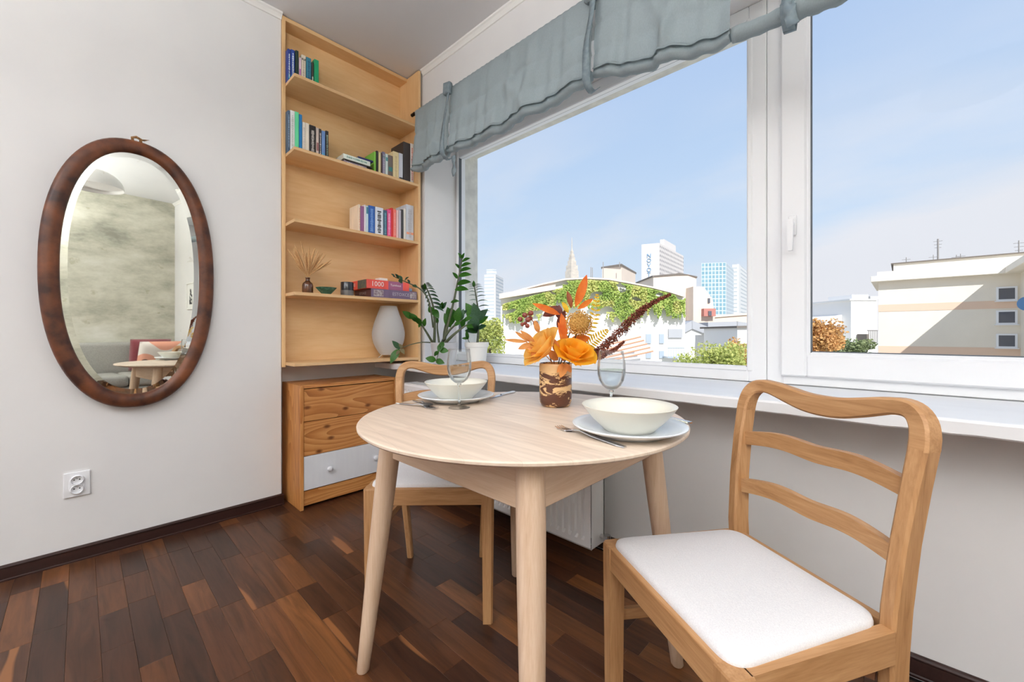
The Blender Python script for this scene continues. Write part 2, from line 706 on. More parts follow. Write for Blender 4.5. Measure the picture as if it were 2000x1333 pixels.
def in_view(x, y):
    p = Vector((x, y, 0))
    d = p.dot(FWD)
    if d < 0.5:
        return None
    px = 1000 + FPX * p.dot(RGT) / d
    py = HORIZON + FPX * CAM_H / d
    return d if (-60 < px < 2060 and py < 1390) else None


rows = []
ky0 = int((YR + 0.0317) / PW) - 1
y = -0.0317 + ky0 * PW
cands = []
while y < YW:
    x = XN - rnd.random() * 0.4
    while x < XR:
        ln = rnd.choice((0.24, 0.3, 0.36, 0.36, 0.42, 0.42, 0.48, 0.54))
        x0, x1 = x, x + ln
        yc = y + PW / 2
        if x1 > XN and x0 < XR and yc - PW / 2 > YR - 0.05 and yc < YW:
            d = in_view((x0 + x1) / 2, yc)
            if d is None:
                d = in_view(x0 + 0.02, yc)
            if d is None:
                d = in_view(x1 - 0.02, yc)
            cands.append((d, x0, x1, yc, ln))
        x = x1
    y += PW
near = sorted([c for c in cands if c[0] is not None], key=lambda c: c[0])
single = near[:298]
rest = [c for c in cands if c[0] is None] + near[298:]
for d, x0, x1, yc, ln in single:
    o = bpy.data.objects.new('plank', plank_mesh(ln))
    COL.objects.link(o)
    o.parent = floor
    o.location = ((x0 + x1) / 2, yc, 0)
bm = B()
tl = bm.faces.layers.float.new('tone')
for d, x0, x1, yc, ln in rest:
    g = 0.0008
    vs = [bm.verts.new(p) for p in ((x0 + g, yc - PW / 2 + g, 0), (x1 - g, yc - PW / 2 + g, 0), (x1 - g, yc + PW / 2 - g, 0), (x0 + g, yc + PW / 2 - g, 0))]
    lo = [bm.verts.new((v.co.x, v.co.y, -0.012)) for v in vs]
    t = rnd.random()
    for f in [bm.faces.new(vs)] + [bm.faces.new((lo[i], lo[(i + 1) % 4], vs[(i + 1) % 4], vs[i])) for i in range(4)]:
        f[tl] = t
finish(bm, 'plank_field', PLANK_ATTR, floor, kind='stuff')

bm = B()
box(bm, -2.95, XR + 0.2, YR - 0.2, YOUT, ZC, ZC + 0.15)
tag(finish(bm, 'ceiling', CEIL), 'flat white plaster ceiling', 'ceiling', kind='structure')

bm = B()
box(bm, -2.95, XL, YR - 0.2, 0.809, -0.06, ZC)
tag(finish(bm, 'wall_left', WHITE_WALL), 'white painted wall with the oval mirror and socket', 'wall', kind='structure')
bm = B()
box(bm, -2.95, XN, 0.809, YW, -0.06, ZC)
tag(finish(bm, 'wall_alcove', WHITE_WALL), 'white back wall of the alcove behind bookcase and dresser', 'wall', kind='structure')
bm = B()
box(bm, -2.95, XR + 0.2, YW, YOUT, -0.06, WZ0)
box(bm, -2.95, XR + 0.2, YW, YOUT, WZ1, ZC)
box(bm, -2.95, WX0, YW, YOUT, WZ0, WZ1)
box(bm, WX1, XR + 0.2, YW, YOUT, WZ0, WZ1)
tag(finish(bm, 'wall_window', WHITE_WALL), 'white wall holding the wide window, grey with shade under the sill', 'wall', kind='structure')
bm = B()
box(bm, -2.95, XR + 0.2, YR - 0.2, YR, -0.06, ZC)
tag(finish(bm, 'wall_rear', WHITE_WALL), 'plain white wall behind the viewer', 'wall', kind='structure')

# raw concrete-look wall opposite the mirror
m = bpy.data.materials.new('mottled_bare_concrete')
nt = nt_new(m)
b = principled(nt, 0.85, 0, 0.2)
t = N(nt, 'ShaderNodeTexCoord')
mp = N(nt, 'ShaderNodeMapping')
mp.inputs['Scale'].default_value = (1, 1.1, 2.4)
nt.links.new(t.outputs['Object'], mp.inputs[0])
n1 = N(nt, 'ShaderNodeTexNoise')
n1.inputs['Scale'].default_value = 1.6
n1.inputs['Detail'].default_value = 9
n1.inputs['Roughness'].default_value = 0.68
nt.links.new(mp.outputs[0], n1.inputs['Vector'])
r = ramp(nt, [(0.3, lin((150, 150, 138))), (0.45, lin((190, 188, 172))), (0.55, lin((208, 206, 190))), (0.72, lin((226, 224, 214)))])
nt.links.new(n1.outputs['Fac'], r.inputs['Fac'])
nt.links.new(r.outputs[0], b.inputs['Base Color'])
CONCRETE = m
bm = B()
box(bm, XR, XR + 0.2, YR, YW, -0.06, ZC)
tag(finish(bm, 'wall_right', CONCRETE), 'mottled bare concrete wall seen in the mirror', 'wall', kind='structure')


def baseboard(name, label, x0, x1, y0, y1, normal):
    """profiled skirting: a flat board with a rounded top bead and a small foot strip"""
    bm = B()
    prof = [(0, 0), (0.016, 0), (0.016, 0.006), (0.0125, 0.009), (0.0125, 0.05), (0.0145, 0.0525), (0.0145, 0.056), (0.010, 0.06), (0.004, 0.0625), (0, 0.0625)]
    if normal == 'x':
        secs = [[Vector((x0 + p, yy, z)) for p, z in prof] for yy in (y0, y1)]
    else:
        secs = [[Vector((xx, y1 - p, z)) for p, z in prof] for xx in (x0, x1)]
    sweep(bm, secs)
    return tag(finish(bm, name, BASEB), label, 'baseboard', kind='structure')


baseboard('baseboard_left', 'dark brown skirting board along the mirror wall', XL, XL, YR, 0.809 + 0.012, 'x')
baseboard('baseboard_window', 'dark brown skirting board under the window sill', XN, XR, YW, YW, 'y')


def cornice(name, label, a, c, along):
    bm = B()
    prof = [(0, -0.035), (0.008, -0.034), (0.012, -0.024), (0.02, -0.014), (0.028, -0.009), (0.03, 0.0), (0, 0)]
    if along == 'y':
        secs = [[Vector((XL + p, yy, ZC + z)) for p, z in prof] for yy in (a, c)]
    else:
        secs = [[Vector((xx, YW - p, ZC + z)) for p, z in prof] for xx in (a, c)]
    sweep(bm, secs)
    return tag(finish(bm, name, TRIM_WHITE), label, 'cornice', kind='structure')


cornice('trim_1', 'slim white cornice over the mirror wall', YR, 0.809, 'y')
cornice('trim_2', 'slim white cornice over the window wall', -2.474, XR, 'x')

# ------------------------------------------------------------------ windows
YF = 1.965                # room-side plane of the window frame
YG = 1.99                 # glass plane
ZS = 0.792                # sill top
XM = -0.4128              # joint between the fixed and the opening unit


def frame_ring(bm, x0, x1, z0, z1, w, y0, y1, bev=0.004, wb=None, wl=None, wr=None, wt=None):
    wb = w if wb is None else wb
    wl = w if wl is None else wl
    wr = w if wr is None else wr
    wt = w if wt is None else wt
    box(bm, x0, x0 + wl, y0, y1, z0, z1, bev, 1)
    box(bm, x1 - wr, x1, y0, y1, z0, z1, bev, 1)
    box(bm, x0 + wl, x1 - wr, y0, y1, z0, z0 + wb, bev, 1)
    box(bm, x0 + wl, x1 - wr, y0, y1, z1 - wt, z1, bev, 1)


w1 = thing('window_1', 'wide fixed window pane in a white plastic frame above the table', 'window', (-1.44, YG, ZS), kind='structure')
bm = B()
frame_ring(bm, WX0, XM, ZS, WZ1, 0.07, YF, YF + 0.07, wl=0.03, wr=0.066, wb=0.06)
wpart(bm, 'window_frame', PVC, w1)
bm = B()
frame_ring(bm, WX0 + 0.012, XM - 0.05, ZS + 0.045, WZ1 - 0.055, 0.022, YF - 0.006, YF + 0.03, 0.005)
wpart(bm, 'glazing_bead', PVC, w1)
bm = B()
frame_ring(bm, WX0 + 0.028, XM - 0.062, ZS + 0.06, WZ1 - 0.07, 0.0065, YF + 0.001, YF + 0.028, 0)
wpart(bm, 'gasket', GASKET, w1)
bm = B()
box(bm, WX0 + 0.03, XM - 0.062, YG, YG + 0.004, ZS + 0.06, WZ1 - 0.07)
wpart(bm, 'pane', WIN_GLASS, w1)
# sill: thick painted board with a worn, slightly ragged lower edge
bm = B()
sx0, sx1, n = XN, WX1 + 0.25, 90
r2 = random.Random(3)
secs = []
for i in range(n + 1):
    x = sx0 + (sx1 - sx0) * i / n
    rag = r2.uniform(-0.0015, 0.0012)
    yb = 1.96 if WX0 < x < WX1 else YW
    secs.append([Vector((x, yb, 0.756)), Vector((x, 1.467, 0.753 + rag)), Vector((x, 1.463, 0.757 + rag)), Vector((x, 1.463, 0.785)),
                 Vector((x, 1.466, 0.7905)), Vector((x, 1.472, ZS)), Vector((x, yb, ZS))])
sweep(bm, secs)
wpart(bm, 'window_sill', SILL, w1, label='deep white painted window sill board')
bm = B()
box(bm, WX0, WX1, YF + 0.07, YOUT + 0.06, WZ0 - 0.005, ZS + 0.01, 0.003, 1)
wpart(bm, 'outer_sill', PVC, w1)
# rough outer lining of the opening
bm = B()
box(bm, WX0 - 0.001, WX0 + 0.006, YF + 0.07, YOUT, ZS + 0.01, WZ1)
box(bm, WX0, WX1, YF + 0.07, YOUT, WZ1 - 0.006, WZ1 + 0.001)
wpart(bm, 'outer_reveal', RENDER_EXT, w1)

w2 = thing('window_2', 'opening window with white sash, handle and sky beyond', 'window', (0.17, YG, ZS), kind='structure')
bm = B()
frame_ring(bm, XM + 0.0015, WX1, ZS, WZ1, 0.055, YF, YF + 0.07)
wpart(bm, 'window_frame', PVC, w2)
SX0, SX1, SZ0, SZ1 = -0.3595, WX1 - 0.03, 0.829, WZ1 - 0.03
bm = B()
frame_ring(bm, SX0, SX1, SZ0, SZ1, 0.085, YF - 0.02, YF + 0.045, 0.006)
sash = wpart(bm, 'sash', PVC, w2)
bm = B()
frame_ring(bm, SX0 + 0.075, SX1 - 0.075, SZ0 + 0.075, SZ1 - 0.075, 0.022, YF - 0.008, YF + 0.02, 0.005)
wpart(bm, 'glazing_bead', PVC, sash)
bm = B()
frame_ring(bm, SX0 + 0.094, SX1 - 0.094, SZ0 + 0.094, SZ1 - 0.094, 0.006, YF + 0.0, YF + 0.024, 0)
wpart(bm, 'gasket', GASKET, sash)
bm = B()
box(bm, SX0 + 0.096, SX1 - 0.096, YG, YG + 0.004, SZ0 + 0.096, SZ1 - 0.096)
wpart(bm, 'pane', WIN_GLASS, sash)
hx, hz = -0.318, 1.42
bm = B()
box(bm, hx - 0.014, hx + 0.014, YF - 0.032, YF - 0.02, hz - 0.035, hz + 0.045, 0.004)
hd = wpart(bm, 'handle_plate', PVC, sash)
bm = B()
tube(bm, [(hx, YF - 0.03, hz + 0.012), (hx, YF - 0.056, hz + 0.012)], 0.0085, 12)
sweep(bm, [[Vector((hx + sx * w, YF - 0.064 + sy * 0.008 + dyy, z)) for sx, sy in ((-1, -1), (1, -1), (1, 1), (-1, 1))]
           for z, w, dyy in ((hz + 0.022, 0.010, 0.0), (hz - 0.02, 0.0095, -0.002), (hz - 0.07, 0.0085, -0.003), (hz - 0.1, 0.007, 0.0))])
wpart(bm, 'handle', PVC, sash, label='white lever handle', auto=40)

# ------------------------------------------------------------------ bookcase
PLY_S = [(0.2, (212, 166, 112)), (0.42, (226, 184, 132)), (0.6, (232, 193, 142)), (0.85, (239, 205, 157))]
PLY_X = M_wood('birch_plywood_back', PLY_S, 'Y', 2.2, 16, 0.5, 0.05)
PLY_Z = M_wood('birch_plywood_upright', PLY_S, 'Z', 1.6, 16, 0.5, 0.05)
PLY_EDGE = M_wood('birch_plywood_edge', [(0.3, (206, 160, 108)), (0.7, (232, 196, 150))], 'Y', 1.0, 160, 0.6, 0.0)
BX_BACK, BX_LF, BX_F = -2.725, -2.62, -2.477
BY0, BY1, BY2 = 0.811, 0.829, 1.645
bc = thing('bookcase', 'tall built-in birch plywood bookcase between wall and window', 'bookcase', (-2.6, 1.237, 0.792))
bm = B()
box(bm, XN + 0.004, BX_BACK, BY1, BY2, 0.811, 2.85)
wpart(bm, 'back_panel', PLY_X, bc)
bm = B()
box(bm, XN + 0.004, BX_LF, BY0, BY1, 0.80, 2.855, 0.001, 1)
wpart(bm, 'side_panel', PLY_Z, bc)
bm = B()
box(bm, XN + 0.004, BX_F, BY2, BY2 + 0.018, 0.7925, 2.855, 0.001, 1)
wpart(bm, 'side_panel', PLY_Z, bc)
bm = B()
box(bm, BX_BACK, BX_LF - 0.002, BY1, BY2, 2.832, 2.855, 0.001, 1)
wpart(bm, 'top_panel', PLY_X, bc)
SHELF_Z = [2.464, 2.051, 1.645, 1.233]
for z in SHELF_Z + [0.829]:
    bm = B()
    box(bm, BX_BACK, BX_F, BY1, BY2, z - 0.018, z, 0.0012, 1)
    o = wpart(bm, 'shelf', [PLY_X, PLY_EDGE], bc)
    for p in o.data.polygons:
        if p.normal.x > 0.9 or (p.normal.y < -0.9):
            p.material_index = 1

# ------------------------------------------------------------------ dresser
PINE_S = [(0.15, (142, 84, 40)), (0.35, (176, 112, 58)), (0.55, (197, 135, 76)), (0.8, (214, 158, 98))]
PINE_Y = M_wood('knotty_pine_drawer', PINE_S, 'Y', 2.0, 13, 0.42, 0.06, knots=(5.0, 9.0, 1.0), ring=0.38)
PINE_Z = M_wood('knotty_pine_upright', PINE_S, 'Z', 2.0, 18, 0.42, 0.06, ring=0.3)
WHITE_PAINT = M_plain('white_painted_wood', (232, 234, 238), 0.4, spec=0.4, rgb2=(228, 230, 235), scale=(4, 40, 4))
DXF, DXB, DY0, DY1, DZ = -2.444, -2.744, 0.849, 1.455, 0.704
dr = thing('dresser', 'small pine chest of drawers with one white drawer in the alcove', 'dresser', (-2.594, 1.15, 0))
for ya in (DY0, DY1 - 0.019):
    bm = B()
    box(bm, DXB, DXF, ya, ya + 0.019, 0.0, DZ, 0.0015, 1)
    wpart(bm, 'side_panel', PINE_Z, dr)
bm = B()
box(bm, DXB, DXF - 0.004, DY0 + 0.019, DY1 - 0.019, DZ - 0.018, DZ - 0.001, 0.001, 1)
wpart(bm, 'top_panel', PINE_Y, dr)
bm = B()
box(bm, DXB, DXB + 0.006, DY0 + 0.019, DY1 - 0.019, 0.05, DZ - 0.018)
wpart(bm, 'back_panel', PINE_Y, dr)
bm = B()
box(bm, DXF - 0.03, DXF - 0.012, DY0 + 0.0195, DY1 - 0.0195, 0.02, 0.102, 0.001, 1)
wpart(bm, 'plinth', PINE_Y, dr)
for k, (z0, z1) in enumerate(((0.4985, 0.681), (0.302, 0.4955), (0.108, 0.299))):
    bm = B()
    box(bm, DXF - 0.022, DXF - 0.005, DY0 + 0.021, DY1 - 0.021, z0, z1, 0.0015, 1)
    box(bm, DXB + 0.02, DXF - 0.022, DY0 + 0.03, DY1 - 0.03, z0 + 0.02, z1 - 0.03)
    d = wpart(bm, 'drawer', WHITE_PAINT if k == 2 else PINE_Y, dr, label='white painted bottom drawer' if k == 2 else None)
    if k == 2:
        for yk in (1.008, 1.2985):
            bm = B()
            lathe(bm, [(0, 0), (0.008, 0.0), (0.0075, 0.008), (0.014, 0.014), (0.0165, 0.021), (0.014, 0.027), (0.007, 0.0295), (0, 0.03)], 20)
            bm.transform(Matrix.Translation((DXF - 0.005, yk, 0.205)) @ Matrix.Rotation(PI / 2, 4, 'Y'))
            wpart(bm, 'knob', WHITE_PAINT, d, smooth=True)

# ------------------------------------------------------------------ oval mirror
FRAME_WOOD = M_plain('worn_red_brown_frame', (62, 36, 28), 0.4, rgb2=(124, 72, 44), scale=(14, 14, 14), bump=0.3, detail=9, lo=0.34, hi=0.7, spec=0.4)
m = bpy.data.materials.new('aged_mirror_silver')
nt = nt_new(m)
b = principled(nt, 0.015, 1.0)
t = N(nt, 'ShaderNodeTexCoord')
n1 = N(nt, 'ShaderNodeTexNoise')
n1.inputs['Scale'].default_value = 16
n1.inputs['Detail'].default_value = 8
nt.links.new(t.outputs['Object'], n1.inputs['Vector'])
r = ramp(nt, [(0.0, lin((242, 244, 236))), (0.66, lin((240, 242, 234))), (0.7, lin((222, 222, 208))), (1.0, lin((140, 136, 120)))])
nt.links.new(n1.outputs['Fac'], r.inputs['Fac'])
nt.links.new(r.outputs[0], b.inputs['Base Color'])
MIRROR = m
THETA = math.radians(4.3)
mir = thing('oval_mirror', 'large oval mirror in a worn red-brown wooden frame', 'mirror', (-2.600, 0.179, 1.276), THETA)


def oval(a, b_, n=96, e=2.25):
    out = []
    for i in range(n):
        t = 2 * PI * i / n
        c, s = math.cos(t), math.sin(t)
        out.append((a * math.copysign(abs(c) ** (2 / e), c), b_ * math.copysign(abs(s) ** (2 / e), s)))
    return out


MA, MBB, BW_ = 0.302, 0.62, 0.062
prof = [(0.0, 0.0), (0.0, 0.012), (0.006, 0.021), (0.016, 0.026), (0.034, 0.027), (0.050, 0.023), (0.058, 0.016), (BW_, 0.010), (BW_, 0.0)]
bm = B()
rings = [[Vector((h, yy, zz)) for yy, zz in oval(MA - w, MBB - w)] for w, h in prof]
secs = [list(s) for s in zip(*rings)]
sweep(bm, secs, loop=True)
finish(bm, 'frame', FRAME_WOOD, mir, auto=50)
bm = B()
n = 96
o1 = [bm.verts.new((0.009, yy, zz)) for yy, zz in oval(MA - 0.058, MBB - 0.058)]
o2 = [bm.verts.new((0.0106, yy, zz)) for yy, zz in oval(MA - 0.058 - 0.026, MBB - 0.058 - 0.026)]
for i in range(n):
    bm.faces.new((o1[i], o1[(i + 1) % n], o2[(i + 1) % n], o2[i]))
bm.faces.new(o2)
o3 = [bm.verts.new((0.004, v.co.y, v.co.z)) for v in o1]
for i in range(n):
    bm.faces.new((o1[(i + 1) % n], o1[i], o3[i], o3[(i + 1) % n]))
bm.faces.new(o3[::-1])
finish(bm, 'mirror_glass', MIRROR, mir, label='bevelled oval mirror glass')
TWINE = M_plain('frayed_twine', (176, 132, 84), 0.9, rgb2=(120, 84, 52), scale=(160, 160, 160), bump=0.8)
bm = B()
tube(bm, [(0.012, -0.012, 0.612), (0.014, -0.014, 0.63), (0.013, 0.0, 0.637), (0.012, 0.015, 0.632), (0.012, 0.016, 0.612)], 0.006, 8)
for k in range(9):
    tube(bm, [(0.013, 0.01, 0.63), (0.014 + 0.002 * k % 0.008, 0.03 + 0.002 * k, 0.632 + 0.0016 * (k - 4))], [0.0014, 0.0005], 5)
finish(bm, 'hanging_loop', TWINE, mir, smooth=True)

# ------------------------------------------------------------------ wall socket
SOCK = M_plain('white_socket_plastic', (236, 237, 240), 0.3, spec=0.5)
HOLE = M_plain('dark_socket_hole', (30, 28, 28), 0.7)
ow = thing('wall_socket', 'white double electrical socket low on the wall under the mirror', 'socket', (XL, -0.010, 0.337))
bm = B()
box(bm, 0.0, 0.009, -0.041, 0.041, -0.054, 0.054, 0.003)
finish(bm, 'plate', SOCK, ow)
bm = B()
ring = []
for i in range(40):
    t = 2 * PI * i / 40
    ring.append((0.024 * math.cos(t), 0.024 * math.sin(t) + (0.0165 if math.sin(t) > 0 else -0.0165)))
secs = [[Vector((h, yy * s, zz * s)) for yy, zz in ring] for h, s in ((0.006, 1.0), (0.0115, 1.0), (0.0125, 0.97))]
sweep(bm, secs)
body = finish(bm, 'socket_insert', SOCK, ow, auto=40)
for zc in (0.0195, -0.0195):
    bm = B()
    lathe(bm, [(0.0205, 0.0), (0.0205, 0.009), (0.0195, 0.0105), (0.0182, 0.0105), (0.0172, 0.0012), (0, 0.0012)], 28)
    bm.transform(Matrix.Translation((0.012, 0, zc)) @ Matrix.Rotation(PI / 2, 4, 'Y'))
    finish(bm, 'socket_well', SOCK, body, auto=40)
    for yk in (-0.0085, 0.0085):
        bm = B()
        lathe(bm, [(0.0026, 0), (0.0026, 0.0016), (0, 0.0016)], 12)
        bm.transform(Matrix.Translation((0.0124, yk, zc + 0.002)) @ Matrix.Rotation(PI / 2, 4, 'Y'))
        finish(bm, 'pin_hole', HOLE, body)
    bm = B()
    tube(bm, [(0.0125, 0, zc + 0.009), (0.02, 0, zc + 0.009)], 0.0018, 8)
    finish(bm, 'earth_pin', CHROME, body, smooth=True)

# ------------------------------------------------------------------ radiator
RAD = M_plain('white_radiator_enamel', (238, 239, 241), 0.3, spec=0.5)
RX0, RX1, RY0, RY1, RZ0, RZ1 = -2.36, -0.935, 1.452, 1.562, 0.096, 0.672
rad = thing('radiator', 'white ribbed panel radiator under the window sill', 'radiator', ((RX0 + RX1) / 2, 1.56, RZ0))
bm = B()
pitch, secs = 0.0333, []
prof = []
x = RX0 + 0.012
prof.append((RX0, RY0 + 0.004))
while x + pitch < RX1 - 0.008:
    prof += [(x, RY0 + 0.002), (x + 0.006, RY0 + 0.010), (x + 0.013, RY0 + 0.010), (x + 0.019, RY0 + 0.002)]
    x += pitch
prof.append((RX1, RY0 + 0.002))
front = [(a, b_) for a, b_ in prof]
lv = [(RZ0, 0.010, 1.0), (RZ0 + 0.012, 0.0, 0.0), (RZ0 + 0.035, 0.0, 0.0), (RZ0 + 0.05, 0.0, 1.0), (RZ1 - 0.05, 0.0, 1.0), (RZ1 - 0.035, 0.0, 0.0), (RZ1 - 0.012, 0.0, 0.0), (RZ1, 0.010, 1.0)]
grid = []
for z, dyy, rib in lv:
    grid.append([bm.verts.new((a, RY0 + 0.002 + dyy + (b_ - RY0 - 0.002) * (rib if dyy == 0 else 0), z)) for a, b_ in front])
for a, b_ in zip(grid, grid[1:]):
    for i in range(len(a) - 1):
        bm.faces.new((a[i], a[i + 1], b_[i + 1], b_[i]))
wpart(bm, 'front_panel', RAD, rad)
bm = B()
box(bm, RX0, RX1, RY1 - 0.012, RY1, RZ0, RZ1, 0.003, 1)
wpart(bm, 'rear_panel', RAD, rad)
for xx in (RX0, RX1 - 0.002):
    bm = B()
    box(bm, xx, xx + 0.002, RY0 + 0.008, RY1 - 0.002, RZ0 + 0.004, RZ1 + 0.004, 0.0008, 1)
    wpart(bm, 'side_cover', RAD, rad)
bm = B()
x = RX0 + 0.004
while x < RX1 - 0.012:
    box(bm, x, x + 0.006, RY0 + 0.01, RY1 - 0.012, RZ1 - 0.004, RZ1 + 0.003)
    x += 0.014
for yy in (RY0 + 0.008, (RY0 + RY1) / 2 - 0.004, RY1 - 0.02):
    box(bm, RX0 + 0.002, RX1 - 0.002, yy, yy + 0.008, RZ1 - 0.005, RZ1 + 0.004)
wpart(bm, 'top_grille', RAD, rad)
bm = B()
tube(bm, [(RX1 - 0.005, RY1 - 0.03, 0.135), (RX1 + 0.03, RY1 - 0.03, 0.135), (RX1 + 0.042, RY1 - 0.03, 0.127), (RX1 + 0.045, RY1 - 0.03, 0.1), (RX1 + 0.045, RY1 - 0.03, 0.0)], 0.009, 10)
lathe(bm, [(0, 0), (0.014, 0), (0.014, 0.03), (0, 0.03)], 12, (RX1 + 0.03, RY1 - 0.03, 0.118))
wpart(bm, 'valve', CHROME, rad, auto=40)
for zz in (0.2, 0.6):
    for xx in (RX1 - 0.3, RX0 + 0.27):
        bm = B()
        box(bm, xx, xx + 0.03, RY1, YW - 0.0005, zz, zz + 0.03)
        wpart(bm, 'bracket', RAD, rad)

# ------------------------------------------------------------------ round table
def table_top_material():
    m = bpy.data.materials.new('whitewashed_oak_staves')
    nt = nt_new(m)
    K = nt.links.new
    b = principled(nt, 0.42, 0, 0.4)
    t = N(nt, 'ShaderNodeTexCoord')
    mp = N(nt, 'ShaderNodeMapping')
    mp.inputs['Rotation'].default_value = (0, 0, math.radians(14))
    K(t.outputs['Object'], mp.inputs[0])
    br = N(nt, 'ShaderNodeTexBrick')
    br.offset = 0.37
    br.inputs['Color1'].default_value = lin((231, 213, 194))
    br.inputs['Color2'].default_value = lin((218, 198, 179))
    br.inputs['Mortar'].default_value = lin((206, 184, 162))
    br.inputs['Scale'].default_value = 1
    br.inputs['Mortar Size'].default_value = 0.0004
    br.inputs['Brick Width'].default_value = 0.62
    br.inputs['Row Height'].default_value = 0.085
    K(mp.outputs[0], br.inputs['Vector'])
    mp2 = N(nt, 'ShaderNodeMapping')
    mp2.inputs['Rotation'].default_value = (0, 0, math.radians(14))
    mp2.inputs['Scale'].default_value = (3, 60, 30)
    K(t.outputs['Object'], mp2.inputs[0])
    n1 = N(nt, 'ShaderNodeTexNoise')
    n1.inputs['Scale'].default_value = 1
    n1.inputs['Detail'].default_value = 5
    K(mp2.outputs[0], n1.inputs['Vector'])
    g = ramp(nt, [(0.25, (0.84, 0.82, 0.8, 1)), (0.7, (1.06, 1.06, 1.06, 1))])
    K(n1.outputs['Fac'], g.inputs['Fac'])
    mu = N(nt, 'ShaderNodeMix', data_type='RGBA', blend_type='MULTIPLY')
    mu.inputs[0].default_value = 1
    K(br.outputs['Color'], mu.inputs[6]); K(g.outputs[0], mu.inputs[7])
    K(mu.outputs[2], b.inputs['Base Color'])
    bp = N(nt, 'ShaderNodeBump')
    bp.inputs['Strength'].default_value = 0.06
    bp.inputs['Distance'].default_value = 0.001
    K(n1.outputs['Fac'], bp.inputs['Height'])
    K(bp.outputs[0], b.inputs['Normal'])
    return m


OAKW = [(0.2, (184, 152, 124)), (0.45, (203, 174, 147)), (0.62, (212, 186, 161)), (0.85, (222, 200, 178))]
TABLE_TOP = table_top_material()
OAKW_Z = M_wood('pale_oak_leg', OAKW, 'Z', 3, 60, 0.45, 0.04)
OAKW_X = M_wood('pale_oak_apron', OAKW, 'X', 3, 50, 0.45, 0.04)
TC = Vector((-0.826, 0.909, 0))
TZ = 0.76
tb = thing('round_table', 'round whitewashed oak dining table with four splayed legs', 'table', TC)
bm = B()
lathe(bm, [(0, TZ), (0.455, TZ), (0.4595, TZ - 0.001), (0.462, TZ - 0.004), (0.4615, TZ - 0.009), (0.457, TZ - 0.013), (0.42, TZ - 0.022), (0, TZ - 0.022)], 128)
finish(bm, 'table_top', TABLE_TOP, tb, auto=35)
RT, RF = 0.380, 0.47
for k in range(4):
    a = PI / 4 + k * PI / 2
    u = Vector((math.cos(a), math.sin(a), 0))
    bm = B()
    secs = []
    for z, r in ((0, 0.0155), (0.004, 0.018), (0.1, 0.0205), (0.3, 0.0255), (0.5, 0.0295), (0.62, 0.0308), (TZ - 0.021, 0.030)):
        c = u * (RF + (RT - RF) * z / 0.74)
        secs.append([c + Vector((r * math.cos(2 * PI * i / 24), r * math.sin(2 * PI * i / 24), z)) for i in range(24)])
    sweep(bm, secs)
    finish(bm, 'leg', OAKW_Z, tb, auto=50)
    bm = B()
    hl = RT * math.sin(PI / 4) - 0.012
    box(bm, -hl, hl, -0.011, 0.011, 0.634, TZ - 0.0215, 0.002, 1)
    o = finish(bm, 'apron', OAKW_X, tb)
    an = k * PI / 2
    o.matrix_basis = Matrix.Translation(Vector((math.cos(an), math.sin(an), 0)) * (RT * math.cos(PI / 4) + 0.004)) @ Matrix.Rotation(an + PI / 2, 4, 'Z')

# ------------------------------------------------------------------ chairs
OAKC = [(0.22, (142, 100, 62)), (0.42, (172, 127, 84)), (0.58, (188, 144, 100)), (0.8, (206, 166, 122))]
OAK_Z = M_wood('honey_oak_upright', OAKC, 'Z', 3.5, 55, 0.5, 0.06)
OAK_X = M_wood('honey_oak_rail', OAKC, 'X', 3.5, 55, 0.5, 0.06)
OAK_Y = M_wood('honey_oak_side_rail', OAKC, 'Y', 3.5, 55, 0.5, 0.06)
SEAT_FABRIC = M_plain('white_woven_seat_cloth', (232, 231, 232), 0.95, rgb2=(222, 221, 223), scale=(420, 420, 420), bump=0.35, spec=0.1, sheen=0.2)


def back_y(z):
    """fore-aft line of the back posts (their centre) by height"""
    pts = [(0.0, -0.262), (0.15, -0.236), (0.3, -0.213), (0.44, -0.202), (0.55, -0.205), (0.68, -0.222), (0.80, -0.246), (0.88, -0.262)]
    for (z0, y0), (z1, y1) in zip(pts, pts[1:]):
        if z <= z1:
            return y0 + (y1 - y0) * (z - z0) / (z1 - z0)
    return pts[-1][1]


